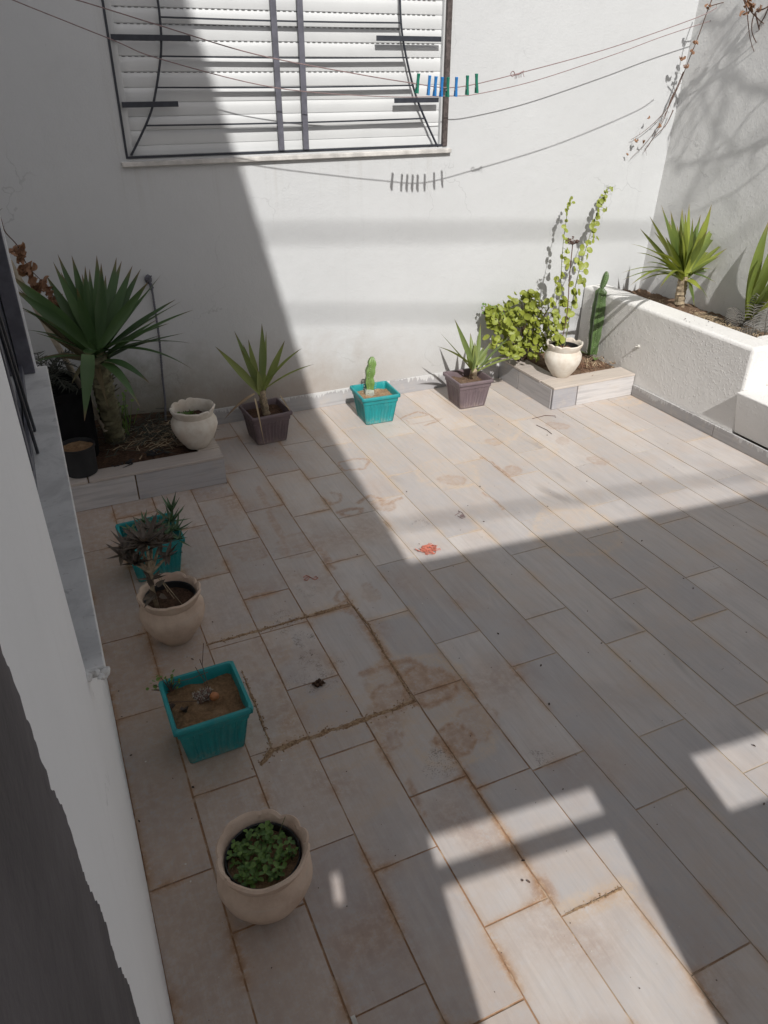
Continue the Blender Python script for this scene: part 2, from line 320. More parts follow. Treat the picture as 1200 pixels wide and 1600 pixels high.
# ------------------------------------------------------------------ mesh helpers
class MB:
    def __init__(s): s.v = []; s.f = []; s.tone = []; s.t = (0.5, 0.0)
    def add(s, pts):
        i = len(s.v); s.v += [tuple(p) for p in pts]; s.tone += [s.t] * len(pts); return i
    def face(s, *i): s.f.append(tuple(i))
    def box(s, a, b, M=None):
        x0, y0, z0 = a; x1, y1, z1 = b
        P = [Vector(q) for q in ((x0,y0,z0),(x1,y0,z0),(x1,y1,z0),(x0,y1,z0),(x0,y0,z1),(x1,y0,z1),(x1,y1,z1),(x0,y1,z1))]
        if M: P = [M @ q for q in P]
        i = s.add(P)
        for q in ((0,3,2,1),(4,5,6,7),(0,1,5,4),(1,2,6,5),(2,3,7,6),(3,0,4,7)): s.face(*[i + k for k in q])
    def prism(s, poly, d):                                # poly: list of Vector, extruded by d
        n = len(poly); i = s.add(poly); j = s.add([Vector(p) + Vector(d) for p in poly])
        s.face(*[i + k for k in range(n)]); s.face(*[j + n - 1 - k for k in range(n)])
        for k in range(n): s.face(i + k, j + k, j + (k + 1) % n, i + (k + 1) % n)
    def tube(s, pts, rad, seg=8, cap=True):
        pts = [Vector(p) for p in pts]; n = len(pts)
        if not isinstance(rad, (list, tuple)): rad = [rad] * n
        up = Vector((0.13, 0.21, 0.97)); rings = []
        for k in range(n):
            d = (pts[min(k + 1, n - 1)] - pts[max(k - 1, 0)])
            if d.length < 1e-9: d = Vector((0, 0, 1))
            d.normalize(); a = d.cross(up)
            if a.length < .2: a = d.cross(Vector((1, 0, 0)))
            a.normalize(); b = d.cross(a)
            rings.append(s.add([pts[k] + (a * math.cos(2 * math.pi * q / seg) + b * math.sin(2 * math.pi * q / seg)) * rad[k] for q in range(seg)]))
        for k in range(n - 1):
            for q in range(seg): s.face(rings[k] + q, rings[k] + (q + 1) % seg, rings[k + 1] + (q + 1) % seg, rings[k + 1] + q)
        if cap: s.face(*[rings[0] + seg - 1 - q for q in range(seg)]); s.face(*[rings[-1] + q for q in range(seg)])
    def lathe(s, prof, seg=48, c=(0, 0, 0), fn=None, close=True):
        rings = []
        for k, (r, z) in enumerate(prof):
            ring = []
            for q in range(seg):
                a = 2 * math.pi * q / seg; rr, zz = (r, z) if fn is None else fn(r, z, a, k)
                ring.append((c[0] + rr * math.cos(a), c[1] + rr * math.sin(a), c[2] + zz))
            rings.append(s.add(ring))
        for k in range(len(prof) - 1):
            for q in range(seg): s.face(rings[k] + q, rings[k] + (q + 1) % seg, rings[k + 1] + (q + 1) % seg, rings[k + 1] + q)
        if close: s.face(*[rings[0] + seg - 1 - q for q in range(seg)])
        return rings
    def blade(s, p0, p1, w, ctrl=None, fold=.25, n=12, tone=.5, nrm=None, base=.55, peak=.35, twist=0.0):
        p0 = Vector(p0); p1 = Vector(p1)
        c = Vector(ctrl) if ctrl is not None else (p0 + p1) / 2
        rows = []
        for k in range(n + 1):
            t = k / n; p = p0 * (1 - t) ** 2 + c * 2 * t * (1 - t) + p1 * t * t
            d = ((c - p0) * (1 - t) + (p1 - c) * t)
            if d.length < 1e-6: d = p1 - p0
            d.normalize()
            nn = Vector(nrm) if nrm else Vector((0, 0, 1))
            a = d.cross(nn)
            if a.length < .15: a = d.cross(Vector((0.3, -1, 0)))
            a.normalize(); up = a.cross(d)
            if twist: 
                q = Matrix.Rotation(twist * t, 3, d); a = q @ a; up = q @ up
            if t < peak: wk = base + (1 - base) * math.sin(t / peak * math.pi / 2)
            else: u = (t - peak) / (1 - peak); wk = max(0.012, (1 - u ** 1.35))
            hw = w * wk / 2
            s.t = (tone, t)
            rows.append(s.add([p - a * hw + up * hw * fold, p - a * hw * .5 + up * hw * fold * .35, p, p + a * hw * .5 + up * hw * fold * .35, p + a * hw + up * hw * fold]))
        for k in range(n):
            for q in range(4): s.face(rows[k] + q, rows[k] + q + 1, rows[k + 1] + q + 1, rows[k + 1] + q)
        s.t = (.5, 0)
    def disc_leaf(s, c, nrm, r, tone=.5, cup=.25, asp=1.15):
        c = Vector(c); n = Vector(nrm).normalized(); a = n.orthogonal().normalized()
        a = Matrix.Rotation(rnd.random() * 6.28, 3, n) @ a; b = n.cross(a)
        s.t = (tone, 0); m = 9
        i = s.add([c - n * r * cup * .6]); ring = []
        for q in range(m):
            t = 2 * math.pi * q / m; rr = r * (1 + .12 * math.cos(t))
            ring.append(c + a * math.cos(t) * rr * asp + b * math.sin(t) * rr * .92 + n * r * cup * (.4 + .5 * abs(math.sin(t))) * rnd.uniform(.6, 1.2))
        j = s.add(ring)
        for q in range(m): s.face(i, j + q, j + (q + 1) % m)
        s.t = (.5, 0)
    def crumple(s, c, r, tone=.5):
        n = Vector((rnd.uniform(-1, 1), rnd.uniform(-1, 1), rnd.uniform(-1, 1))).normalized(); a = n.orthogonal().normalized(); b = n.cross(a); s.t = (tone, 0)
        k = s.add([Vector(c) + a * (u * r * 1.3) + b * (v * r * (1 - .75 * u * u) * .8) + n * (r * (.9 * v * v - .5 * u * u + rnd.uniform(-.18, .18))) for u in (-1, -.5, 0, .5, 1) for v in (-1, -.4, .4, 1)])
        for i in range(4):
            for j in range(3): q = k + i * 4 + j; s.face(q, q + 1, q + 5, q + 4)
        s.t = (.5, 0)
    def blob(s, c, rx, ry, rz, amp=.2, seg=10, rings=7, seed=0):
        prof = []
        for k in range(rings + 1):
            a = math.pi * k / rings - math.pi / 2; prof.append((math.cos(a), math.sin(a)))
        base = len(s.v)
        for (r, z) in prof:
            pts = []
            for q in range(seg):
                t = 2 * math.pi * q / seg; v = Vector((r * math.cos(t), r * math.sin(t), z))
                k = 1 + amp * noise.noise(v * 1.7 + Vector((seed, seed * 1.3, 0)))
                pts.append((c[0] + v.x * rx * k, c[1] + v.y * ry * k, c[2] + v.z * rz * k))
            s.add(pts)
        for k in range(rings):
            for q in range(seg): s.face(base + k * seg + q, base + k * seg + (q + 1) % seg, base + (k + 1) * seg + (q + 1) % seg, base + (k + 1) * seg + q)
    def build(s, name, mat, parent=None, smooth=True, origin=None, bevel=0.0, subs=0, label=None):
        me = bpy.data.meshes.new(name); vs = s.v
        if parent is not None and origin is None: origin = Vector(parent['_o']) if '_o' in parent else None
        if origin is not None: vs = [tuple(Vector(p) - Vector(origin)) for p in s.v]
        me.from_pydata(vs, [], s.f); me.validate(clean_customdata=False); me.update()
        if len(me.vertices) == len(s.tone) and any(t != (.5, 0.0) for t in s.tone):
            at = me.color_attributes.new('tone', 'FLOAT_COLOR', 'POINT')
            for k, t in enumerate(s.tone): at.data[k].color = (t[0], t[1], 0, 1)
        if smooth:
            me.polygons.foreach_set('use_smooth', [True] * len(me.polygons))
        mats = mat if isinstance(mat, (list, tuple)) else [mat]
        for m_ in mats: me.materials.append(MATS[m_])
        o = bpy.data.objects.new(name, me); COL.objects.link(o)
        if parent is not None: o.parent = parent
        elif origin is not None: o.location = origin
        if bevel:
            b = o.modifiers.new('bevel', 'BEVEL'); b.width = bevel; b.segments = 3; b.limit_method = 'ANGLE'; b.angle_limit = R(35); b.harden_normals = False
        if subs:
            b = o.modifiers.new('sub', 'SUBSURF'); b.levels = subs; b.render_levels = subs
        if smooth and (bevel or not subs):
            try: me.set_sharp_from_angle(angle=R(40))
            except Exception: pass
        if label: o['label'] = label
        return o
def thing(name, label, cat, loc=(0, 0, 0), group=None, rz=0.0):
    o = bpy.data.objects.new(name, None); COL.objects.link(o); o.location = loc; o.rotation_euler = (0, 0, rz)
    o.empty_display_size = .05
    o['label'] = label; o['category'] = cat
    if group: o['group'] = group
    return o
def tag(o, label, cat, group=None):
    o['label'] = label; o['category'] = cat
    if group: o['group'] = group
    return o
def W(mb, name, mat, root, **kw):                          # a part given in world coordinates, under an unrotated thing
    return mb.build(name, mat, root, origin=root.location, **kw)
def boxpart(name, mat, root, a, b, **kw):
    m = MB(); m.box(a, b); return W(m, name, mat, root, **kw)
def set_pid(o, vals):
    me = o.data; at = me.color_attributes.new('pid', 'FLOAT_COLOR', 'CORNER')
    for p in me.polygons:
        c = vals[p.index] if p.index < len(vals) else (.5, .5, 0, 1)
        for li in p.loop_indices: at.data[li].color = c

# ================================================================== SETTING
YB = 3.85; XL = -0.063; XR = 3.114
# ---- ground sheet
m = MB(); m.box((-60, -60, -.30), (60, 60, -.06)); g_ = m.build('ground', 'ground_earth', smooth=False); g_['kind'] = 'structure'
# ---- floor: grout bed, planks, mortar repair lines
PW = .1771; X0 = .0922
cols = {-1: [-.55,.62,1.22,1.82,2.20,2.81,3.30], 0: [-.2,.2,.62,1.04,1.447,1.84,2.24,2.64,3.03,3.40],
 1: [-.1,.36,.763,1.165,1.52,2.02,2.44,2.83,3.23,3.6], 2: [-.2,.26,.65,1.047,1.43,1.52,1.73,2.03,2.244,2.637,3.034,3.43],
 3: [-.3,.30,.818,1.207,1.52,2.05,2.45,2.858,3.254,3.65], 4: [-.15,.25,.765,1.158,1.546,1.94,2.337,2.735,3.15,3.55],
 5: [-.1,.54,1.147,1.736,2.244,2.642,3.04,3.443], 6: [-.3,.32,.925,1.53,2.125,2.723,3.34], 7: [-.1,.522,1.122,1.719,2.31,2.91,3.50],
 8: [-.3,.297,.898,1.496,2.091,2.683,3.31], 9: [-.1,.5,1.10,1.693,2.295,2.893,3.49], 10: [-.33,.27,.87,1.47,2.067,2.666,3.264],
 11: [-.1,.486,1.085,1.683,2.278,2.868,3.47], 12: [-.35,.238,.833,1.433,2.03,2.627,3.225], 13: [-.15,.442,1.037,1.64,2.236,2.868,3.47],
 14: [-.35,.238,.833,1.428,2.023,2.627,3.23], 15: [-.15,.425,1.037,1.64,2.236,2.832,3.42], 16: [-.35,.238,.83,1.43,2.023,2.623,3.23]}
def seg_d(p, a, b):
    ax, ay = a; bx, by = b; dx, dy = bx - ax, by - ay; l = dx * dx + dy * dy
    t = 0 if l == 0 else max(0, min(1, ((p[0] - ax) * dx + (p[1] - ay) * dy) / l))
    return math.hypot(p[0] - ax - t * dx, p[1] - ay - t * dy)
def fp(l): return [tuple(PZ(a, b, 0)[:2]) for a, b in l]
# stain marks seen on the tiles: kind, strength, width/radius, points
LINES = [('r', .95, .013, fp([(566,1052),(610,1040),(640,1030),(655,1040),(672,1076)])), ('r', .8, .014, fp([(530,948),(560,960),(600,1020),(640,1085)])),
 ('r', .8, .007, fp([(528,925),(524,935),(532,943),(541,938),(540,925),(528,924)])), ('r', .9, .010, fp([(527,800),(540,806),(560,803),(566,795),(545,794),(528,800)])),
 ('r', .7, .008, fp([(516,770),(530,772),(532,782),(520,788),(505,780)])), ('r', .9, .010, fp([(560,786),(578,775),(592,779),(600,790),(625,778)])),
 ('r', .8, .006, fp([(528,722),(556,716),(578,718),(570,732),(535,735),(528,722)])), ('r', .9, .006, fp([(627,654),(652,643),(672,648),(686,658),(664,665)])),
 ('r', .6, .005, fp([(636,657),(640,663),(690,655)])), ('r', .9, .006, fp([(751,714),(775,726),(804,753)])), ('r', .9, .006, fp([(770,727),(793,745),(805,752)])),
 ('r', .9, .006, fp([(757,770),(786,795)])), ('r', .8, .010, fp([(500,862),(520,888),(510,868),(485,852)])), ('r', .6, .010, fp([(600,1140),(625,1168)])),
 ('r', .5, .03, fp([(470,855),(505,845)])), ('g', .9, .018, fp([(640,954),(577,972),(640,1085),(647,1097)])), ('r', .7, .02, fp([(840,1388),(856,1404),(850,1380)])),
 ('r', .9, .008, fp([(637,1220),(660,1270)])), ('r', .6, .012, fp([(405,760),(420,800),(452,870)])), ('g', .9, .03, fp([(880,1425),(930,1405),(975,1388)])),
 ('g', .8, .035, fp([(423,1170),(560,1127),(647,1097)])), ('g', .8, .03, fp([(320,1000),(380,992),(450,970),(547,943)]))]
BLOBS = [('r', .95, .095, (668,1072)), ('r', .8, .075, (618,1088)), ('g', .8, .17, (655,1075)), ('g', .7, .16, (520,1140)), ('g', .6, .13, (400,1010)), ('r', .55, .10, (400,1100)), ('r', .95, .062, (708,1152)), ('g', .8, .14, (700,1140)), ('r', .7, .03, (617,1160)), ('r', .45, .045, (580,926)),
 ('r', .5, .07, (745,1130)), ('r', .55, .06, (600,790)), ('r', .4, .10, (470,850)), ('g', .9, .20, (760,670)), ('g', .8, .16, (700,740)), ('g', .9, .20, (960,615)),
 ('g', .7, .14, (830,700)), ('r', .55, .05, (800,735)), ('r', .45, .05, (770,690)), ('r', .5, .05, (872,665)), ('r', .4, .04, (880,690)), ('r', .45, .05, (932,720)),
 ('g', .7, .2, (900,830)), ('r', .45, .06, (705,750)), ('b', .9, .05, (438,962)), ('b', .8, .05, (445,975)), ('b', .9, .04, (478,1000)), ('b', .9, .045, (487,1030)),
 ('b', .8, .05, (500,1062)), ('b', .8, .025, (525,1038)), ('b', .9, .045, (690,1190)), ('b', .7, .035, (678,1200)), ('b', .9, .03, (848,1180)), ('b', .5, .05, (480,925)),
 ('r', .5, .06, (330,820)), ('r', .6, .05, (150,790)), ('r', .6, .06, (165,850)), ('r', .5, .07, (390,860)), ('r', .35, .12, (420,1120)), ('b', .6, .03, (660,815)),
 ('b', .5, .035, (420,860)), ('r', .5, .05, (340,770)), ('r', .4, .09, (610,1065)), ('g', .6, .25, (620,600)), ('g', .5, .3, (480,1180)), ('b', .35, .05, (470,1060)), ('r',.4,.12,(350,1050))]
BLOBS = [(k, s_, r_, tuple(PZ(x, y, 0)[:2])) for k, s_, r_, (x, y) in BLOBS]
LBB = [(min(p[0] for p in l[3]) - .08, max(p[0] for p in l[3]) + .08, min(p[1] for p in l[3]) - .08, max(p[1] for p in l[3]) + .08) for l in LINES]
def stain(x, y):
    wv = Vector((x * 9, y * 9, 3)); dx = noise.noise(wv) * .03 + noise.noise(wv * 3) * .012; dy = noise.noise(wv + Vector((17, 5, 2))) * .03 + noise.noise(wv * 3 + Vector((9, 1, 4))) * .012
    p = (x + dx, y + dy); q = (x + dx * .35, y + dy * .35); out = {'r': 0.0, 'g': 0.0, 'b': 0.0}
    for k, s_, r_, c in BLOBS:
        d = math.hypot(p[0] - c[0], p[1] - c[1]) / r_
        if d < 1.08:
            v = s_ * (.62 + .38 * max(0, 1 - abs(d - .92) / .16)) * (1 if d < .96 else (1.08 - d) / .12)
            out[k] = max(out[k], v)
    for (k, s_, w_, pl), bb in zip(LINES, LBB):
        if not (bb[0] < x < bb[1] and bb[2] < y < bb[3]): continue
        d = min(seg_d(q, pl[i], pl[i + 1]) for i in range(len(pl) - 1)) / w_
        if d < 1.4: out[k] = max(out[k], s_ * .78 * (1 if d < .8 else (1.4 - d) / .6))
    left = max(0, min(1, (.95 - x) / 1.0))
    n = noise.noise(Vector((x * 2.3, y * 2.3, 8))) * .5 + .5
    n2 = max(0, noise.noise(Vector((x * 6, y * 5, 18))) + .1)
    far = max(0, min(1, (.42 - x) / .2))
    lf_ = max(0, min(1, (.75 - x) / .5))
    out['r'] = max(out['r'], .42 * lf_ * (.6 + .5 * n), .52 * left * max(0, n * 1.6 - .35), .80 * n2 * max(0, min(1, (1.6 - x)))); out['g'] = max(out['g'], .34 * n + .25 * max(0, min(1, (y - 2.3))), .55 * far * (.5 + n))
    return out
def build_floor():
    V = []; F = []; PID = []; ST = []
    gap = .0021
    for c, ys in cols.items():
        xa = X0 + (c) * PW - PW * 0; xa = .0922 + c * PW; xb = xa + PW
        xa, xb = max(xa, XL) if c == -1 else xa, min(xb, XR)
        ys = [-.9] + [y for y in ys] + [4.0]
        jx = [rnd.uniform(-.0012, .0012) for _ in range(2)]
        for i in range(len(ys) - 1):
            ya, yb = ys[i], min(ys[i + 1], YB)
            if yb - ya < .02: continue
            pid = (rnd.random() ** 1.2, rnd.random(), 0, 1); dz = rnd.uniform(-.0006, .0006)
            gx = gap * rnd.uniform(.7, 1.5); gy = gap * rnd.uniform(.7, 1.6)
            ax, bx, ay, by = xa + gx, xb - gx, ya + gy, yb - gy
            st = .0105
            nx = max(2, int((bx - ax) / st)); ny = max(2, int((by - ay) / st))
            i0 = len(V)
            for a in range(ny + 1):
                for b in range(nx + 1):
                    x = ax + (bx - ax) * b / nx; y = ay + (by - ay) * a / ny
                    V.append((x, y, dz)); s_ = stain(x, y)
                    eg = min(x - ax, bx - x, y - ay, by - y)
                    ex = 1.6 * math.exp(-eg / .009) * max(0, noise.noise(Vector((x * 7, y * 7, 1))) + .04)
                    ST.append((min(1, s_['r'] + ex * (.9 if x < 1.2 else .15)), min(1, s_['g'] + ex), s_['b'], 1))
            for a in range(ny):
                for b in range(nx):
                    q = i0 + a * (nx + 1) + b; F.append((q, q + 1, q + nx + 2, q + nx + 1)); PID.append(pid)
            # skirt of the tile, down into the grout
            e = [i0, i0 + nx, i0 + ny * (nx + 1) + nx, i0 + ny * (nx + 1)]
            j0 = len(V)
            for (x, y) in ((ax, ay), (bx, ay), (bx, by), (ax, by)): V.append((x, y, -.012)); ST.append((.3, .3, 0, 1))
            for k in range(4): F.append((e[k], e[(k + 1) % 4], j0 + (k + 1) % 4, j0 + k)); PID.append(pid)
    me = bpy.data.meshes.new('floor'); me.from_pydata(V, [], F); me.update()
    at = me.color_attributes.new('stain', 'FLOAT_COLOR', 'POINT')
    at.data.foreach_set('color', [c for s_ in ST for c in s_])
    ap = me.color_attributes.new('pid', 'FLOAT_COLOR', 'CORNER'); dat = []
    for f, p in zip(F, PID): dat += list(p) * len(f)
    ap.data.foreach_set('color', dat)
    me.materials.append(MATS['floor_tile'])
    o = bpy.data.objects.new('floor', me); COL.objects.link(o); o['kind'] = 'structure'
    return o
floor = build_floor()
m = MB(); m.box((XL - .3, -1.2, -.05), (XR + .3, YB, -.0022)); gr = m.build('grout_bed', 'grout', floor, smooth=False)
def mortar(pts, w, seed):
    m = MB(); rr = random.Random(seed); L = [Vector((*p, 0)) for p in fp(pts)]
    P = []
    for i in range(len(L) - 1):
        n = max(2, int((L[i + 1] - L[i]).length / .007))
        P += [L[i].lerp(L[i + 1], k / n) for k in range(n)]
    P.append(L[-1]); rows = []
    for k, p in enumerate(P):
        d = (P[min(k + 1, len(P) - 1)] - P[max(k - 1, 0)]).normalized(); a = Vector((-d.y, d.x, 0))
        nz = noise.noise(Vector((p.x * 30, p.y * 30, seed)))
        wl_ = w * (.75 + .9 * noise.noise(Vector((p.x * 22, p.y * 22, seed + 3))) + .5 * noise.noise(Vector((p.x * 80, p.y * 80, seed + 3)))) ; wr = w * (.75 + .9 * noise.noise(Vector((p.x * 22, p.y * 22, seed + 9))) + .5 * noise.noise(Vector((p.x * 80, p.y * 80, seed + 9))))
        h = .0016 + .0016 * nz
        rows.append(m.add([p + a * wl_ + Vector((0, 0, -.001)), p + a * wl_ * .6 + Vector((0, 0, h * rr.uniform(.6, 1.1))), p + Vector((0, 0, h * rr.uniform(.5, 1.2))), p - a * wr * .6 + Vector((0, 0, h * rr.uniform(.6, 1.1))), p - a * wr + Vector((0, 0, -.001))]))
    for k in range(len(P) - 1):
        for q in range(4): m.face(rows[k] + q, rows[k] + q + 1, rows[k + 1] + q + 1, rows[k + 1] + q)
    for k in range(int(len(P) * 2.2)):
        p = rr.choice(P) + Vector((rr.gauss(0, w * .9), rr.gauss(0, w * .9), .0012)); q = rr.uniform(.0008, .0028); m.blob(p, q, q, q * .7, .5, 5, 4, k)
    m.build('mortar_joint', 'mortar', floor)
mortar([(406,1196),(425,1172),(490,1150),(560,1127),(648,1096)], .013, 1)
mortar([(322,1008),(380,992),(450,972),(548,943)], .008, 2)
mortar([(548,943),(577,978),(608,1033),(648,1096)], .0045, 3)
mortar([(378,1050),(398,1098),(425,1170)], .004, 4)
mortar([(883,1428),(925,1410),(972,1388)], .004, 6)

# ---- back wall with its shuttered window
bw = thing('back_wall', 'long white plastered back wall with a shuttered and barred window', 'wall', (1.2, YB, 0))
WX0, WX1, WZ0, WZ1 = .476, 2.095, 1.335, 2.75
XBL = -1.4; XBR = 3.75; ZB = 3.1
def grid_wall(mb, holes, x0, x1, z0, z1, y0, y1):
    xs = sorted({x0, x1, *[h[0] for h in holes], *[h[1] for h in holes]}); zs = sorted({z0, z1, *[h[2] for h in holes], *[h[3] for h in holes]})
    for i in range(len(xs) - 1):
        for j in range(len(zs) - 1):
            cx = (xs[i] + xs[i + 1]) / 2; cz = (zs[j] + zs[j + 1]) / 2
            if any(h[0] < cx < h[1] and h[2] < cz < h[3] for h in holes): continue
            k = mb.add([(xs[i], y0, zs[j]), (xs[i + 1], y0, zs[j]), (xs[i + 1], y0, zs[j + 1]), (xs[i], y0, zs[j + 1])]); mb.face(k, k + 1, k + 2, k + 3)
            k = mb.add([(xs[i], y1, zs[j]), (xs[i + 1], y1, zs[j]), (xs[i + 1], y1, zs[j + 1]), (xs[i], y1, zs[j + 1])]); mb.face(k + 3, k + 2, k + 1, k)
    for h in holes + [(x0, x1, z0, z1)]:
        a, b, c, d = h
        k = mb.add([(a, y0, c), (b, y0, c), (b, y0, d), (a, y0, d), (a, y1, c), (b, y1, c), (b, y1, d), (a, y1, d)])
        for q in range(4): mb.face(k + q, k + 4 + q, k + 4 + (q + 1) % 4, k + (q + 1) % 4)
m = MB(); grid_wall(m, [(WX0, WX1, WZ0, WZ1)], XBL, XBR, 0, ZB, YB, YB + .2); W(m, 'plaster_wall', 'plaster_back', bw, smooth=False)
m = MB()
for a, b in ((.72, 1.02), (1.024, 1.62), (1.624, 2.22), (2.224, 2.60)): m.box((a, YB - .009, 0), (b, YB - .001, .092))
sk = W(m, 'skirting', 'skirting_back', bw, smooth=False, bevel=.001)
pv = [rnd.random() for _ in range(4)]
set_pid(sk, [(pv[i // 6], pv[i // 6] * .7 + .1, 0, 1) for i in range(24)])
# shutter slats
SY = YB + .036; sh = MB(); slots = MB(); zj = [1.386, 1.453, 1.508, 1.559, 1.615, 1.684, 1.743, 1.807, 1.862, 1.926]
zz = [1.345, 1.386, 1.446, 1.502, 1.557, 1.615, 1.674, 1.733, 1.792, 1.851, 1.910, 1.969, 2.028, 2.087, 2.146, 2.205, 2.264, 2.32, 2.38, 2.44, 2.50, 2.56, 2.62, 2.68, 2.74]
for k in range(len(zz) - 1):
    z0, z1 = zz[k], zz[k + 1]; pts = []
    for t, dy in ((0, .003), (.03, .0), (.3, -.0022), (.6, -.0022), (.92, .0), (.98, .003), (1.0, .003)): pts.append((SY + dy, z0 + (z1 - z0) * t))
    i = sh.add([(WX0 + .035, y, z) for y, z in pts]); j = sh.add([(WX1 - .03, y, z) for y, z in pts])
    for q in range(len(pts) - 1): sh.face(i + q, j + q, j + q + 1, i + q + 1)
    if k >= 5:
        x = WX0 + .05
        while x < WX1 - .06: slots.box((x, SY - .0015, z1 - .0030), (x + .015, SY + .003, z1 - .0014)); x += .027
W(sh, 'roller_shutter', 'shutter_white', bw)
W(slots, 'shutter_slots', 'slot_dark', bw, smooth=False)
m = MB(); m.box((WX0 + .001, YB + .012, WZ0), (WX0 + .036, YB + .1, WZ1)); m.box((WX1 - .032, YB + .012, WZ0), (WX1 - .001, YB + .1, WZ1))
W(m, 'window_frame', 'frame_white', bw, smooth=False, bevel=.002)
m = MB(); m.box((.450, YB - .022, 1.305), (2.118, YB + .04, 1.327)); W(m, 'window_sill', 'sill_stone', bw, bevel=.004)
boxpart('sill_bed', 'plaster_back', bw, (WX0, YB + .002, 1.327), (WX1, YB + .12, 1.345), smooth=False)
gr_ = MB(); GY = YB + .004
gr_.box((WX0 - .002, GY - .008, 1.338), (WX0 + .008, GY + .004, WZ1)); gr_.box((WX0 + .008, GY - .008, 1.338), (WX1 - .024, GY + .004, 1.347))
grille = W(gr_, 'window_grille', 'iron', bw, smooth=False)
def sub(mb, name, mat, par, **kw): return mb.build(name, mat, par, origin=bw.location, **kw)
m = MB(); m.box((WX1 - .024, GY - .012, 1.338), (WX1 + .002, GY + .006, WZ1)); sub(m, 'side_bar', 'iron_rust', grille, smooth=False)
def curve_pts(pl, Y, n=26):
    q = [PY(a, b, Y) for a, b in pl]; out = []
    for k in range(n + 1):
        t = k / n * (len(q) - 1); i = min(int(t), len(q) - 2); u = t - i
        p0, p1, p2, p3 = q[max(i - 1, 0)], q[i], q[i + 1], q[min(i + 2, len(q) - 1)]
        out.append(.5 * ((2 * p1) + (p2 - p0) * u + (2 * p0 - 5 * p1 + 4 * p2 - p3) * u * u + (3 * p1 - p0 - 3 * p2 + p3) * u ** 3))
    return out
def mirror_up(pts, zc=2.04): return pts + [Vector((p.x, p.y, 2 * zc - p.z)) for p in reversed(pts)]
cl = curve_pts([(205,243),(228,195),(240,160),(250,98),(252,60),(249,20),(247,4)], GY); m = MB(); m.tube(mirror_up(cl), .0052, 8); sub(m, 'curved_bar', 'iron', grille)
cr = curve_pts([(684,230),(668,195),(650,150),(637,100),(628,50),(625,4)], GY); m = MB(); m.tube(mirror_up(cr), .0052, 8); sub(m, 'curved_bar', 'iron', grille)
def xat(pl, z):
    for a, b in zip(pl[:-1], pl[1:]):
        if (a.z - z) * (b.z - z) <= 0: return a.x + (b.x - a.x) * (z - a.z) / ((b.z - a.z) or 1)
    return pl[-1].x
for px, pm in (((427,0),(437,235)), ((467,0),(477,235))):
    xc = (PY(*px, GY).x + PY(*pm, GY).x) / 2
    m = MB(); m.box((xc - .0135, GY - .017, 1.348), (xc + .0135, GY - .009, WZ1)); sub(m, 'vertical_bar', 'iron_lilac', grille, smooth=False, bevel=.001)
for a, b in ((29, 34), (90, 88), (136, 134), (194, 187)):
    z = PY(300, a, GY).z; z = (z + PY(600, b, GY).z) / 2
    m = MB(); x0, x1 = xat(cl, z), xat(cr, z)
    for k in range(12):
        u0, u1 = k / 12, (k + 1) / 12; q0 = -.004 * math.sin(math.pi * u0); q1 = -.004 * math.sin(math.pi * u1)
        i = m.add([(x0 + (x1 - x0) * u0, GY - .008, z - .0032 + q0), (x0 + (x1 - x0) * u0, GY + .009, z - .0032 + q0), (x0 + (x1 - x0) * u0, GY + .009, z + .0032 + q0), (x0 + (x1 - x0) * u0, GY - .008, z + .0032 + q0), (x0 + (x1 - x0) * u1, GY - .008, z - .0032 + q1), (x0 + (x1 - x0) * u1, GY + .009, z - .0032 + q1), (x0 + (x1 - x0) * u1, GY + .009, z + .0032 + q1), (x0 + (x1 - x0) * u1, GY - .008, z + .0032 + q1)])
        for q in range(4): m.face(i + q, i + 4 + q, i + 4 + (q + 1) % 4, i + (q + 1) % 4)
    sub(m, 'horizontal_bar', 'iron', grille, smooth=False)
    m = MB(); z2 = 4.08 - z
    m.tube([(x0, GY - .004, z2), (x1, GY - .004, z2)], .0048, 8); sub(m, 'horizontal_bar', 'iron', grille)
for (xa, ya), (xb, yb) in (((173,59),(297,59)), ((190,163),(278,163)), ((587,61),(688,60)), ((615,157),(684,156))):
    p, q = PY(xa, ya, GY), PY(xb, yb, GY); z = (p.z + q.z) / 2
    m = MB(); m.box((p.x, GY - .012, z - .011), (q.x, GY - .006, z + .011)); sub(m, 'stub_bar', 'iron', grille, smooth=False, bevel=.001)

# ---- side wall at the right (leans a little) and low planter in front of it
rw = thing('side_wall', 'rough white side wall at the right with vine shadows across it', 'wall', (3.6, 2.0, 0))
m = MB(); 
def xr(z): return 3.565 + .05 * (z - .5)
rows = []
zs = [0, .5, 1.2, 2.0, 3.0, 4.2]
for z in zs: rows.append(m.add([(xr(z), -2.6, z), (xr(z), YB, z), (xr(z) + .2, YB, z), (xr(z) + .2, -2.6, z)]))
for k in range(len(zs) - 1):
    for q in range(4): m.face(rows[k] + (q + 1) % 4, rows[k] + q, rows[k + 1] + q, rows[k + 1] + (q + 1) % 4)
m.face(rows[-1] + 3, rows[-1] + 2, rows[-1] + 1, rows[-1])
W(m, 'plaster_wall', 'plaster_side', rw, smooth=False)
pl = thing('raised_planter', 'low rough white planter wall filled with earth along the right side', 'planter', (3.2, 3.1, 0))
ZP = .515; YP = 2.505
m = MB(); m.box((XR, YP, 0), (XR + .165, YB - .001, ZP)); m.box((XR + .165, YP, 0), (3.56, YP + .15, ZP)); 
po = []
W(m, 'planter_wall', 'plaster_rough', pl, bevel=.018)
m = MB(); NXs = 14; NYs = 40; g0 = len(m.v)
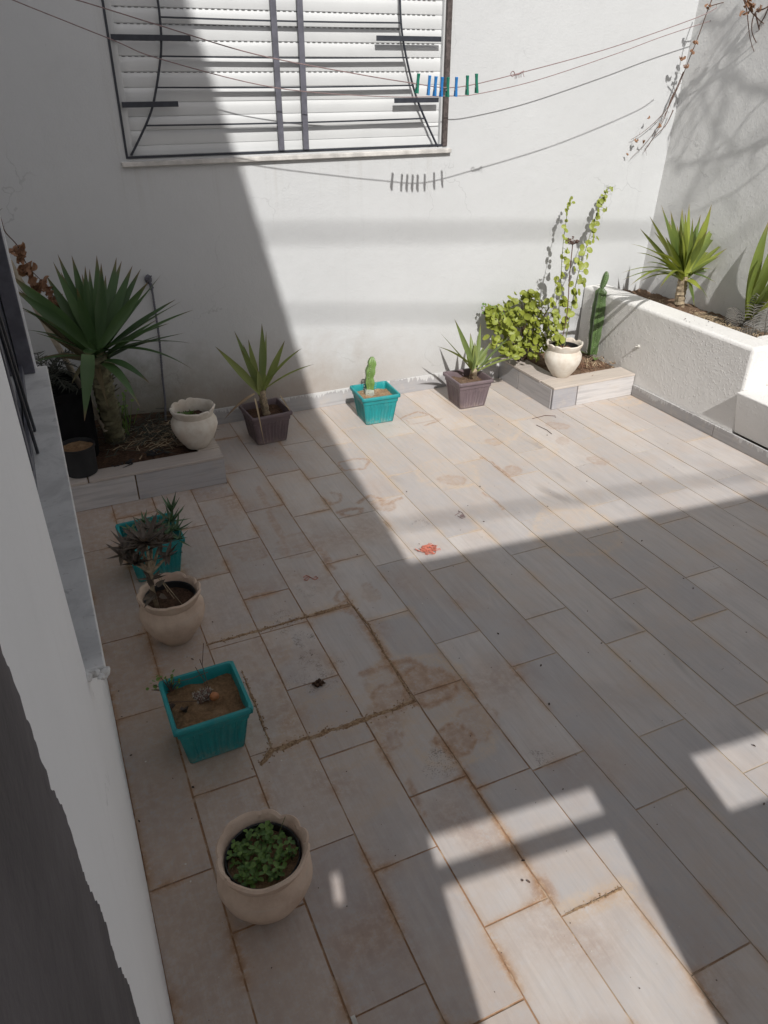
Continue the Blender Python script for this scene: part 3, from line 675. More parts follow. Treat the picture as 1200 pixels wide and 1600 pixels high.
for j in range(NYs + 1):
    for i in range(NXs + 1):
        x = XR + .150 + (3.62 - XR - .15) * i / NXs; y = YP + .14 + (YB - YP - .14) * j / NYs
        h = .455 + .035 * noise.noise(Vector((x * 9, y * 9, 1))) + .02 * noise.noise(Vector((x * 30, y * 30, 4)))
        dd = math.hypot(x - 3.36, y - 3.28); h += .055 * math.exp(-(dd / .13) ** 2)
        m.add([(x, y, h)])
for j in range(NYs):
    for i in range(NXs): q = j * (NXs + 1) + i; m.face(q, q + 1, q + NXs + 2, q + NXs + 1)
W(m, 'soil', 'soil_red', pl)
m = MB(); 
for a, b in ((2.51, 2.60), (2.604, 3.285)): pass
ys = [1.0, 1.62, 2.02, 2.62, 3.263]
for a, b in zip(ys[:-1], ys[1:]): m.box((XR - .011, a + .002, 0), (XR - .001, b - .002, .066))
sk = W(m, 'skirting', 'skirting_side', pl, smooth=False, bevel=.001)
pv = [.4, .2, .6, .8]; set_pid(sk, [(pv[i // 6], pv[i // 6], 0, 1) for i in range(24)])
st_ = thing('white_step', 'smooth white step block built against the end of the low planter', 'step', (3.3, 1.8, 0))
m = MB(); m.prism([Vector((XR - .050, .2, .300)), Vector((XR - .050, .2, .294)), Vector((XR + .004, .2, .072)), Vector((3.555, .2, .072)), Vector((3.555, .2, .300))], (0, YP - .202, 0)); W(m, 'step_block', 'plaster_rough', st_, bevel=.005)
# plug with a nail in the planter wall
m = MB(); p = PX(998, 541, XR); m.tube([(XR + .002, p.y, p.z), (XR - .010, p.y, p.z)], [.011, .009], 12); m.tube([(XR - .010, p.y, p.z), (XR - .026, p.y, p.z + .002)], .003, 8)
tag(m.build('wall_plug', 'pale_bit', origin=p), 'small white wall plug on the face of the low planter wall', 'wall plug')

# ---- house wall on the left with its window
hw = thing('house_wall', 'white house wall in the left foreground with marble window sill', 'wall', (XL, 1.0, 0))
WY0, WY1, SZ, WT = 1.065, 2.665, .83, 2.15
XI = -.55
def yz_wall(mb, holes, y0, y1, z0, z1, x0, x1):
    t = MB(); grid_wall(t, holes, y0, y1, z0, z1, 0, 1)
    i = mb.add([(x0 + (x1 - x0) * p[1], p[0], p[2]) for p in t.v])
    for f in t.f: mb.face(*[i + k for k in f])
m = MB(); yz_wall(m, [(WY0, WY1, SZ - .02, WT)], -.72, 2.70, 0, 4.0, XL, XL - .30); W(m, 'plaster_wall', 'plaster_house', hw, smooth=False)
# irregular edge of the unpainted grey render, a thin skin on the wall
m = MB(); edge = []
prev = 0
for k in range(260):
    z = .55 + k * .005
    t = min(1, max(0, (z - .885) / .53)); y = .448 - .075 * t + .012 * noise.noise(Vector((z * 14, 2, 1))) + .009 * noise.noise(Vector((z * 55, 7, 1))) + .006 * noise.noise(Vector((z * 150, 7, 3)))
    edge.append((y, z))
i = m.add([(XL + .0035, y, z) for y, z in edge]); j = m.add([(XL + .0035, -.72, z) for y, z in edge]); k2 = m.add([(XL - .001, y, z) for y, z in edge])
for k in range(len(edge) - 1): m.face(i + k, i + k + 1, j + k + 1, j + k); m.face(k2 + k, k2 + k + 1, i + k + 1, i + k)
W(m, 'bare_render', 'cement_grey', hw, smooth=False)
m = MB(); m.box((XL - .052, WY0 + .003, SZ - .022), (XL + .032, 2.685, SZ)); W(m, 'window_sill', 'marble', hw, bevel=.003)
# broken mortar at the near end of the sill
m = MB()
for k in range(16):
    m.blob((XL + rnd.uniform(-.03, .03), WY0 - rnd.uniform(-.004, .010), SZ - rnd.uniform(.004, .02)), rnd.uniform(.005, .012), rnd.uniform(.004, .009), rnd.uniform(.004, .008), .5, 7, 5, k)
W(m, 'sill_mortar', 'plaster_rough', hw)
m = MB(); m.box((XL - .060, WY0 + .002, SZ + .001), (XL - .053, WY1 - .002, WT)); W(m, 'window_pane', 'window_glass', hw, smooth=False)
m = MB(); m.box((XL - .052, WY0 + .002, SZ + .001), (XL - .040, WY0 + .05, WT)); m.box((XL - .052, WY1 - .05, SZ + .001), (XL - .006, WY1 - .001, WT)); m.box((XL - .052, 1.80, SZ + .036), (XL - .040, 1.85, WT)); m.box((XL - .052, WY0 + .051, SZ + .001), (XL - .040, WY1 - .051, SZ + .035))
W(m, 'window_frame', 'iron_lilac', hw, smooth=False, bevel=.002)
for (a, b), (c, d) in (((66, 710), (0, 497)), ((71, 747), (0, 515))):
    p = PX(a, b, XL - .03); q = PX(c, d, XL - .03); q = p + (q - p) * 1.6
    m = MB(); m.tube([p, q], .0042, 8); W(m, 'grille_bar', 'iron', hw)
# side niche beyond the house corner
nw = thing('niche_wall', 'white wall closing the planted corner behind the big yucca', 'wall', (XBL, 3.3, 0))
boxpart('plaster_wall', 'plaster_house', nw, (XBL - .2, 2.70, 0), (XBL, YB - .001, 3.0), smooth=False)

# ---- unseen wall added behind the camera; outline and openings cut to shape the sunlight
nb = thing('shading_house_wall', 'unseen white house wall, outline and openings cut to shade the courtyard', 'house', (0, -.8, 0))
def yw(x): return -.8 - .09 * (x - .2)
m = MB(); t = MB()
ZT = 2.79
grid_wall(t, [(.199, .676, 1.0, 1.610), (.199, .676, 1.655, 1.736), (1.005, 1.85, 1.560, 1.735), (-.061, -.039, 1.642, 1.720)], -3, 7, 0, ZT, 0, 1)
i = m.add([(p[0], yw(p[0]) - .012 * p[1], p[2]) for p in t.v])
for f in t.f: m.face(*[i + k for k in f])
poly = [(-3, ZT), (.44, ZT), (.285, 4.28), (-.17, 6.14), (-.4, 7.0), (-3, 7.0)]
m.prism([Vector((x, yw(x), z)) for x, z in poly], (0, -.035, 0))
W(m, 'front_wall', 'plaster_house', nb, smooth=False)

# ---- overhead cables far behind (cast the soft bands)
for (p, q, rr, lb) in (((1.106, 3.85, .973), (3.39, 3.85, .823), .014, 'highest black overhead cable, behind the courtyard'), ((1.585, 3.85, .514), (2.6, 3.85, .397), .012, 'middle black overhead cable, behind the courtyard'), ((1.301, 2.471, 0), (3.06, 2.21, 0), .014, 'lowest black overhead cable, behind the courtyard')):
    a = Vector(p); b = Vector(q); d = SUN / SUN.y; a = a - d * 8.5; b = b - d * 8.5; e = (b - a) * 1.2
    m = MB(); m.tube([a - e, b + e], rr, 8); tag(m.build('overhead_cable', 'cable_black', origin=a), lb, 'cable', 'overhead cables')

# ---- tiled corner beds
def bed(name, label, x0, x1, y0, y1, zt, kerb_sides, soilmat, tops, fronts, sides, kw):
    b = thing(name, label, 'planting bed', ((x0 + x1) / 2, (y0 + y1) / 2, 0))
    T = .012
    m = MB(); core = []
    m.box((x0 + (T if 'l' in kerb_sides else 0), y0 + T, 0), (x1 - (T if 'r' in kerb_sides else 0), y0 + kw - .002, zt - T - .001))
    if 'l' in kerb_sides: m.box((x0 + T, y0 + kw, 0), (x0 + kw - .002, y1 - .002, zt - T - .001))
    if 'r' in kerb_sides: m.box((x1 - kw + .002, y0 + kw, 0), (x1 - T, y1 - .002, zt - T - .001))
    W(m, 'kerb', 'mortar', b, smooth=False)
    def tiles(nm, mat, rects, pids):
        m = MB()
        for r_ in rects: m.box(*r_)
        o = W(m, nm, mat, b, smooth=False, bevel=.0012)
        set_pid(o, [pids[i // 6] for i in range(6 * len(rects))])
    g = .003
    tiles('front_tiles', 'bed_tile_x', [((a + g, y0, .001), (c - g, y0 + T - .002, zt - T - .002)) for a, c in fronts], [(v, v * .7 + .1, 0, 1) for v in [.85, .05, .5, .3][:len(fronts)]])
    tr = [((a + g, y0 - .002, zt - T), (c - g, y0 + kw, zt)) for a, c in tops]
    if 'l' in kerb_sides: tr.append(((x0 - .002, y0 + kw + 2 * g, zt - T), (x0 + kw, y1 - .002, zt)))
    if 'r' in kerb_sides: tr.append(((x1 - kw, y0 + kw + 2 * g, zt - T), (x1 + .002, y1 - .002, zt)))
    tiles('top_tiles', 'bed_tile_top', tr, [(rnd.random(), rnd.random(), 0, 1) for _ in tr])
    if sides:
        sx = x0 if 'l' in kerb_sides else x1
        dx = (0, T - .002) if 'l' in kerb_sides else (-T + .002, 0)
        tiles('side_tiles', 'bed_tile_y', [((sx + dx[0], a + g, .001), (sx + dx[1], c - g, zt - T - .002)) for a, c in sides], [(rnd.random(), rnd.random(), 0, 1) for _ in sides])
    m = MB(); nx, ny = 26, 20
    ax = x0 + (kw - .01 if 'l' in kerb_sides else 0); bx = x1 - (kw - .01 if 'r' in kerb_sides else 0); ay = y0 + kw - .01; by = y1
    for j in range(ny + 1):
        for i in range(nx + 1):
            x = ax + (bx - ax) * i / nx; y = ay + (by - ay) * j / ny
            e = min(1, min(x - ax + .001, bx - x + .001, y - ay + .001) / .06)
            m.add([(x, y, zt - .022 + e * (.018 * noise.noise(Vector((x * 8, y * 8, 2))) + .012 * noise.noise(Vector((x * 28, y * 28, 3))) + .010))])
    for j in range(ny):
        for i in range(nx): q = j * (nx + 1) + i; m.face(q, q + 1, q + nx + 2, q + nx + 1)
    W(m, 'soil', soilmat, b)
    return b
ZBL = .14; ZBR = .132
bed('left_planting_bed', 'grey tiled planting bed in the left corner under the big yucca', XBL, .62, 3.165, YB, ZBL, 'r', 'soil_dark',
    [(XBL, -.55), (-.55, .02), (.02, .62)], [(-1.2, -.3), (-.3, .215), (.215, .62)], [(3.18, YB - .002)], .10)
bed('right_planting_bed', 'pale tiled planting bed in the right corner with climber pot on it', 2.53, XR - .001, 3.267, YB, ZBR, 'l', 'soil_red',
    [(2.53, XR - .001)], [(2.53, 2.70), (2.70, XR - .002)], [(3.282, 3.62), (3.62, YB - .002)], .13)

# ================================================================== POTS
def square_pot(cx, cy, mat, label, soil, rot=0.0, z0=0.0, group=None, soilz=.132, tilt=0):
    t = thing('square_pot', label, 'plant pot', (cx, cy, z0), group, rot)
    H = .168; a0, a1 = .080, .104
    m = MB(); n = 9
    def ring(hw, z, rib=0.0):
        pts = []
        for s_ in range(4):
            ang = s_ * math.pi / 2; c_, sn = math.cos(ang), math.sin(ang)
            N = n * 4
            for k in range(N):
                u = -1 + 2 * k / N; r_ = 0
                if rib and abs(u) < .86: r_ = -rib if (int((u + .86) / 1.72 * 17) % 2 == 1) else 0
                x, y = u * hw, -(hw + r_)
                # round the corner
                if abs(u) > .9: y = -(hw - (abs(u) - .9) / .1 * .006)
                pts.append((x * c_ - y * sn, x * sn + y * c_, z))
        return m.add(pts), len(pts)
    prof = [(a0 - .012, .0, 0), (a0, .004, 0), (a0 + .0010, .012, 0), (a0 + .002, .016, .005), (a0 + (a1 - a0) * .68, .118, .005), (a0 + (a1 - a0) * .72, .124, 0), (a0 + (a1 - a0) * .73 + .003, .127, 0), (a1 - .0015, .148, 0), (a1 + .006, .150, 0), (a1 + .0075, .1525, 0), (a1 + .0075, H - .003, 0), (a1 + .005, H, 0), (a1 - .003, H, 0), (a1 - .005, H - .003, 0), (a1 - .007, .14, 0), (a1 - .013, .10, 0)]
    rs = [ring(*p) for p in prof]
    for (i, N), (j, _) in zip(rs[:-1], rs[1:]):
        for k in range(N): m.face(i + k, i + (k + 1) % N, j + (k + 1) % N, j + k)
    m.face(*[rs[0][0] + rs[0][1] - 1 - k for k in range(rs[0][1])])
    m.build('pot_body', mat, t, origin=(0, 0, 0))
    m = MB(); nn = 16; hw = a1 - .008
    for j in range(nn + 1):
        for i in range(nn + 1):
            x = -hw + 2 * hw * i / nn; y = -hw + 2 * hw * j / nn
            m.add([(x, y, soilz + .010 * noise.noise(Vector((x * 25 + cx * 9, y * 25, cy))) + .004 * noise.noise(Vector((x * 90, y * 90, cy))))])
    for j in range(nn):
        for i in range(nn): q = j * (nn + 1) + i; m.face(q, q + 1, q + nn + 2, q + nn + 1)
    m.build('soil', soil, t, origin=(0, 0, 0))
    return t
GT = 'teal square pots'; GB = 'brown square pots'; GW = 'white clay pots with ruffled rims'
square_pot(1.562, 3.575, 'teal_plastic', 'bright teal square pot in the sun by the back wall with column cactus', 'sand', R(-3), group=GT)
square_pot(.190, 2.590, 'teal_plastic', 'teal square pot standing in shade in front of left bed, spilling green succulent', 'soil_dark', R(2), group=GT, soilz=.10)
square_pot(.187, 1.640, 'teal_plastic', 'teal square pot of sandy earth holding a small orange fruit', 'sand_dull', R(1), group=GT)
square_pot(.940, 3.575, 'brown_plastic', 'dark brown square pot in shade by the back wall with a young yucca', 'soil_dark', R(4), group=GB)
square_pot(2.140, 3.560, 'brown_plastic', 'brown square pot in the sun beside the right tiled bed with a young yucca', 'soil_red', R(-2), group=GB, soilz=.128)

def clay_pot(cx, cy, z0, label, seed, soil='soil_dark', liner=True, soilz=.165, sc=1.0, rz=0.0, mat='clay_white'):
    t = thing('clay_pot', label, 'plant pot', (cx, cy, z0), GW, rz)
    rr = random.Random(seed); ph = rr.random() * 6; nw_ = 12
    prof = [(.040, 0), (.052, .002), (.058, .012), (.078, .040), (.098, .078), (.107, .108), (.105, .132), (.094, .152), (.089, .160), (.094, .170), (.101, .184), (.1035, .193), (.099, .198), (.092, .193), (.088, .178), (.083, .160), (.086, .145), (.088, .12)]
    def fn(r, z, a, k):
        if 9 <= k <= 14:
            w_ = (0, .5, 1.0, 1.0, .9, .4)[k - 9]
            s_ = math.sin(a * nw_ * .5 + .35 * math.sin(3 * a + ph) + .25 * math.sin(5 * a + ph * 2)); s2 = math.sin(a * 3 + ph * 2); am = .6 + .4 * math.sin(a * 2 + ph)
            pin = 1 - abs(s_) ** .55
            r = r + w_ * (.0015 * s2 - .0075 * pin * am + .0015); z = z + w_ * (.0045 - .0120 * pin * am + .0020 * s2 + .0018 * math.sin(7 * a + ph))
        else:
            r = r * (1 + .012 * math.sin(a * 2 + ph) + .006 * math.sin(a * 5 + z * 60))
        return r * sc, z * sc
    m = MB(); m.lathe(prof, 96, fn=fn); m.build('pot_body', mat, t, origin=(0, 0, 0))
    if liner:
        m = MB(); m.lathe([(.078, .12), (.080, .176), (.083, .178), (.083, .173), (.0835, .12)], 48, close=False, fn=lambda r, z, a, k: (r * sc, z * sc)); m.build('nursery_liner', 'black_plastic', t, origin=(0, 0, 0))
    m = MB(); sr = (.079 if liner else .084) * sc; soz = (soilz - .012) * sc
    m.lathe([(sr, soz), (sr * .75, soz + .003), (sr * .5, soz - .002), (sr * .25, soz + .004), (sr * .04, soz + .002)], 28, fn=lambda r, z, a, k: (r, z + .006 * noise.noise(Vector((r * math.cos(a) * 40, r * math.sin(a) * 40, seed)))), close=False)
    k = len(m.v); m.add([(0, 0, soz + .003)])
    for q in range(28): m.face(4 * 28 + q, 4 * 28 + (q + 1) % 28, k)
    m.build('soil', soil, t, origin=(0, 0, 0))
    return t
clay_pot(.192, 1.078, 0, 'white ruffled clay pot full of green clover, nearest the camera', 3, soil='sand_dull', rz=.3, sc=1.01, mat='clay_tan')
clay_pot(.183, 2.135, 0, 'white ruffled clay pot holding the dark leggy succulent, between two teal pots', 5, rz=1.3, sc=1.0, mat='clay_tan')
clay_pot(.530, 3.330, ZBL, 'white ruffled clay pot on the kerb of the left bed with tiny green plants', 8, rz=2.2, sc=1.0, liner=False, soilz=.155)
clay_pot(2.690, 3.425, ZBR, 'white ruffled clay pot on the right bed kerb with tall climbing stems', 11, rz=.8, sc=1.0)

def round_pot(cx, cy, z0, r0, r1, h, label, soil, sz, mat='black_plastic'):
    t = thing('black_pot', label, 'plant pot', (cx, cy, z0), 'black plastic pots')
    m = MB(); m.lathe([(r0 * .9, 0), (r0, .003), (r1 * .97, h * .9), (r1, h * .9), (r1 * 1.03, h * .92), (r1 * 1.03, h), (r1 * .98, h), (r1 * .95, h * .85), (r0 * .95, h * .5)], 40); m.build('pot_body', mat, t, origin=(0, 0, 0))
    m = MB(); m.lathe([(r1 * .955, sz), (r1 * .6, sz + .004), (r1 * .3, sz), (.002, sz + .003)], 28, fn=lambda r, z, a, k: (r, z + .006 * noise.noise(Vector((r * math.cos(a) * 30, r * math.sin(a) * 30, 3)))), close=False); m.build('soil', soil, t, origin=(0, 0, 0))
    return t
round_pot(.005, 3.265, ZBL, .066, .074, .135, 'round black plastic pot of sand on the front edge of the left bed', 'sand_dull', .118)
round_pot(-.05, 3.50, ZBL - .02, .15, .17, .36, 'large black plastic pot in the dark corner behind the big yucca trunk', 'black_plastic_old', .30, 'black_plastic_old')

# ================================================================== YUCCAS
def yucca_crown(mb, c, tips, w, depth, seed, lift=.06, fold=.3, droop=None):
    rr = random.Random(seed)
    for i, tp in enumerate(tips):
        px, py = tp[0], tp[1]; dy = tp[2] if len(tp) > 2 else rr.uniform(-depth, depth); ww = (tp[3] if len(tp) > 3 else 1.0) * w * rr.uniform(.85, 1.1)
        lf = tp[4] if len(tp) > 4 else lift
        tip = PY(px, py, c.y + dy); d = tip - c; L = d.length
        p0 = c + Vector((rr.uniform(-.012, .012), rr.uniform(-.012, .012), rr.uniform(-.03, .02))) + d.normalized() * .012
        ctrl = (p0 + tip) / 2 + Vector((0, 0, lf * L)) + Vector((rr.uniform(-.03, .03), rr.uniform(-.03, .03), 0)) * L
        hd = Vector((d.x, d.y, 0))
        nrm = Vector((0, 0, 1)) - hd.normalized() * .4 if hd.length > .02 else Vector((0, -1, .2))
        if hd.length and d.z / L > .75: nrm = Vector((rr.uniform(-.4, .4), -1, .25))
        mb.blade(p0, tip, ww, ctrl, fold, 16, rr.random(), nrm, base=.42, peak=.46, twist=rr.uniform(-.35, .35))
def trunk(mb, pts, r0, r1, seg=14, rough=.18, sub_=10, ring=.12):
    ring *= .45; rough *= 1.5
    P = []; Rr = []
    n = (len(pts) - 1) * sub_
    for k in range(n + 1):
        t = k / n * (len(pts) - 1); i = min(int(t), len(pts) - 2); P.append(Vector(pts[i]).lerp(Vector(pts[i + 1]), t - i))
        Rr.append((r0 + (r1 - r0) * k / n) * (1 + ring * (1 if k % 2 else -1) + .10 * noise.noise(Vector((k * .9, r0 * 99, 2)))))
    mb.tube(P, Rr, seg)
    for i, v in enumerate(mb.v):
        nz = noise.noise(Vector(v) * 55); mb.v[i] = (v[0] + nz * r0 * rough, v[1] + nz * r0 * rough * .7, v[2])
# big yucca
y1 = thing('yucca', 'tallest dark green yucca with thick trunk in the left bed', 'yucca', PZ(178, 690, ZBL), 'yuccas')
c = PY(152, 556, 3.36)
m = MB(); trunk(m, [PZ(181, 692, ZBL - .03), PY(172, 650, 3.52), PY(160, 600, 3.43), c], .046, .040, 16, .22, 12, .10)
k0 = len(m.v)
b0 = PZ(181, 692, ZBL - .03)
for k in range(90):                                        # old leaf bases on the trunk
    t = rnd.uniform(.12, .98); p = b0.lerp(c, t); a = rnd.random() * 6.28; d = Vector((math.cos(a), math.sin(a), .7))
    m.blade(p + d * .03, p + d * rnd.uniform(.055, .075), .034, None, .2, 4, rnd.random(), (0, 0, 1), base=1, peak=.1)
W(m, 'trunk', 'bark_green', y1)
T1 = [(90,397,.1),(83,409,.0),(112,399,.15),(140,420,.2),(151,399,.1),(158,411,-.05),(182,402,.1),(207,415,.05),(220,420,.1),(252,429,.0),(274,468,.05),(303,484,-.05,1.1,.08),
 (301,537,.0,.8,.16),(302,578,-.12,.9,.25),(256,522,.1,.8),(246,499,.15,.7),(219,636,-.3,1.1,.30),(17,430,.05,1.5,.02),(21,451,.0,1.2,.05),(23,476,-.05,1.1,.1),(35,484,.05,1.,.1),(37,515,.1,.9,.1),(46,569,-.3,.6,.1),
 (100,440,.2),(175,440,.2),(120,450,-.1),(195,450,.18),(230,455,.15),(265,505,.2,.8),(95,425,.05),(165,430,.25),(133,415,.0),(240,535,-.15,.7,.15),(72,430,.15),(128,428,.25),(190,408,.3),(232,440,-.1),(285,470,.1,.8),(75,500,-.1),(55,520,-.1,.8),(290,520,.1,.7),(235,600,-.25,.8,.25)]
m = MB(); yucca_crown(m, c, T1, .047, .2, 1, .03)
q = PY(140, 552, 3.26); m.blade(c, q + Vector((-.01, 0, -.01)), .05, (c + q) / 2 + Vector((0, 0, .04)), .2, 6, .4, (0, -.2, 1), base=.8, peak=.9); m.blade(q + Vector((-.008, 0, -.004)), PY(132, 658, 3.17), .056, PY(137, 590, 3.22), .15, 12, .3, (0, -1, .3), base=.9, peak=.3)
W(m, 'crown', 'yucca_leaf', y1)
m = MB()
for (px, py, dy, w_, lf_) in ((30,452,.12,.05,.04),(48,488,.10,.045,.03),(70,520,.05,.035,.05),(112,600,-.10,.030,.3),(170,640,-.08,.026,.3),(205,600,.10,.026,.3),(128,625,.05,.03,.3),(62,560,.05,.03,.15)):
    c0 = c + Vector((-.01, 0, -.03)); tip = PY(px, py, c.y + dy); d = tip - c0; m.blade(c0, tip, w_, (c0 + tip) / 2 + Vector((0, 0, lf_ * d.length)), .6, 12, rnd.random(), (-.3, -.6, .6), base=.7, peak=.4, twist=rnd.uniform(-.8, .8))
W(m, 'dead_leaves', 'dry_leaf_dull', y1)
# potted yuccas
y2 = thing('yucca', 'small potted yucca in the shade with a straw-coloured dead leaf', 'yucca', (.935, 3.57, .12), 'yuccas')
c = PY(408, 613, 3.57)
m = MB(); trunk(m, [Vector((.945, 3.575, .115)), c + Vector((0, 0, .01))], .021, .019, 12, .3, 8, .15); W(m, 'trunk', 'bark_pale', y2)
m = MB(); yucca_crown(m, c, [(336,541,-.02),(366,517,.05),(380,538,.1,.9),(394,553,.12,.8),(409,505,.0),(416,517,.1,.8),(445,532,-.02,1.1),(472,544,.0,.7,.1),(491,569,-.1,.8,.1),(377,546,.0,.9),(388,530,.05,.9),(402,575,-.04,.9),(414,580,.12)], .037, .1, 2, .0)
W(m, 'crown', 'yucca_leaf_pot', y2)
m = MB(); p = PY(398, 622, 3.53); m.blade(p, PZ(411, 694, .03) + Vector((0, -.03, 0)), .010, PY(402, 640, 3.43) + Vector((0, 0, .03)), .3, 10, .2, (0, -1, .2)); 
m.blade(PY(398, 615, 3.56), PY(350, 656, 3.55), .014, PY(372, 628, 3.5), .3, 8, .9, (0, -1, .5)); m.blade(PY(438, 618, 3.58), PY(458, 650, 3.46), .008, None, .3, 6, .2, (0, -1, .5))
W(m, 'dead_leaves', 'straw', y2)
y3 = thing('yucca', 'small potted yucca in full sun left of the round-leaved bush', 'yucca', (2.14, 3.55, .12), 'yuccas')
c = PY(741, 578, 3.56)
m = MB(); trunk(m, [PZ(738, 592, .12), c], .022, .018, 12, .35, 6, .18); W(m, 'trunk', 'bark_pale', y3)
m = MB(); yucca_crown(m, c, [(710,498,.02,1),(751,504,.06,.9),(686,518,-.06,.9),(683,541,-.12,1,.05),(800,522,-.04,1),(769,533,.08,.8),(756,541,.12,.7),(824,556,-.08,1,.10),(792,556,.08,.8,.08),(742,548,-.08,.8),(735,520,.08,.9),(762,550,.0,.9),(742,535,.02,1.1),(728,548,.1,.9)], .034, .1, 3, .0)
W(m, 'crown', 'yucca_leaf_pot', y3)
# planter yucca
y4 = thing('yucca', 'bushy bright green yucca with a short pale trunk in the raised planter', 'yucca', (3.36, 3.27, .48), 'yuccas')
c = PY(1068, 432, 3.28)
m = MB(); trunk(m, [PZ(1060, 484, .48), PY(1064, 455, 3.28), c], .030, .026, 14, .35, 8, .15); W(m, 'trunk', 'bark_pale', y4)
T4 = [(1000,357,-.1),(1015,338,.0,.8),(1033,320,-.05,1.1),(1058,352,.1),(1071,333,-.05,1.1),(1077,318,.05),(1088,352,.15,.8),(1112,319,-.05,1.15),(1119,347,.12,1.1),(1135,345,.1,.9),(1128,368,.15,.8),(1135,377,.0,1.0),(1136,388,-.08,1.2),(1150,355,.18,.6,.0),
 (985,381,-.2,.8,.1),(995,395,-.15,.9,.12),(970,427,-.15,.6,.1),(972,438,-.22,.7,.12),(985,446,-.25,.6,.15),(1119,442,-.1,.8,.14),(1114,421,.0,.8,.1),(1096,454,-.15,.9,.2),(1020,395,-.2,.8,.1),(1045,345,.12,.9),(1100,345,.05,1),(1030,452,-.3,.7,.2),(1108,470,-.1,.7,.2),(1064,360,-.1,1),(1095,370,-.1,1),(1040,370,-.1,1.),(1085,480,-.05,.7,.15),(1022,362,.05,1),(1048,330,.0,1),(1066,325,.12,1),(1095,335,.15,1),(1105,360,-.15,1.1),(1125,400,-.1,1),(1010,410,-.15,.9,.1),(1000,440,-.1,.7,.15),(1120,420,.1,.9),(1015,425,-.05,.8,.1),(1082,340,-.1,1.1)]
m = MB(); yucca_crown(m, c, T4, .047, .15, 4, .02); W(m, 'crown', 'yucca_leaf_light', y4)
# strap-leaved plant at the right edge
y5 = thing('strap_leaf_plant', 'plant with long broad strap leaves at the right end of raised planter', 'plant', PZ(1168, 498, .47))
b0 = PZ(1166, 500, .47); m = MB()
for (px, py, X, w_, cx_, cX) in ((1204, 340, 3.50, .060, (1172,420), 3.40), (1225, 372, 3.44, .055, (1185,440), 3.38), (1230, 330, 3.53, .055, (1198,420), 3.45), (1222, 430, 3.44, .045, (1195,465), 3.40), (1240, 395, 3.40, .05, (1203,450), 3.34), (1215, 462, 3.35, .035, (1195,480), 3.33)):
    tip = PX(px, py, X); ct = PX(cx_[0], cx_[1], cX); m.blade(b0 + Vector((rnd.uniform(-.02, .02), rnd.uniform(-.02, .02), 0)), tip, w_, ct, .35, 14, rnd.random(), (-.6, -1, .4), base=.5, peak=.5)
W(m, 'leaves', 'yucca_leaf_light', y5)
# dead fern-like frond by it
fr = thing('dry_frond', 'grey dried feathery frond curling over the earth beside the strap leaves', 'plant', PZ(1175, 535, .47))
m = MB()
for st0, st1, st2 in (((1180, 530, 2.80), (1172, 490, 2.82), (1185, 462, 2.86)), ((1195, 530, 2.78), (1195, 480, 2.78), (1215, 455, 2.8)), ((1165, 520, 2.86), (1150, 500, 2.9), (1143, 482, 2.94)), ((1190, 535, 2.74), (1170, 520, 2.76), (1150, 522, 2.80))):
    a, b_, c_ = [PY(*q) for q in (st0, st1, st2)]
    P = [a * (1 - t) ** 2 + b_ * 2 * t * (1 - t) + c_ * t * t for t in [k / 16 for k in range(17)]]
    m.tube(P, [.0035 * (1 - k / 20) for k in range(17)], 6)
    for k in range(2, 17):
        d = (P[k] - P[k - 1]).normalized(); s_ = d.cross(Vector((-.4, -.8, .3))).normalized()
        for sg in (-1, 1):
            L = .055 * math.sin(math.pi * (k + 2) / 21); m.blade(P[k], P[k] + s_ * sg * L + d * L * .35 + Vector((0, 0, -.012)), .0075, P[k] + s_ * sg * L * .5 + d * L * .2 + Vector((0, 0, .006)), .2, 4, rnd.random(), (0, -.7, .7))
W(m, 'frond', 'dead_frond', fr)
# dark cycad-like plant in the big black pot
cy_ = thing('cycad', 'dark drooping spiky plant growing in the large black pot', 'plant', (-.09, 3.52, .42))
m = MB()
for k in range(44):
    a = rnd.random() * 6.28; L = rnd.uniform(.10, .19); up = rnd.uniform(.1, .9); b0 = Vector((-.06, 3.48, .40 + rnd.uniform(0, .10)))
    tip = b0 + Vector((math.cos(a) * L, math.sin(a) * L * .8, L * up)); P = [b0.lerp(tip, t / 10) + Vector((0, 0, .05 * math.sin(math.pi * t / 10))) for t in range(11)]
    m.tube(P, .0022, 5)
    for i in range(2, 11):
        d = (P[i] - P[i - 1]).normalized(); s_ = d.cross(Vector((0, 0, 1))).normalized()
        for sg in (-1, 1): m.blade(P[i], P[i] + s_ * sg * .035 + d * .02, .007, None, .2, 3, rnd.random(), (0, 0, 1))
W(m, 'fronds', 'dark_frond', cy_)

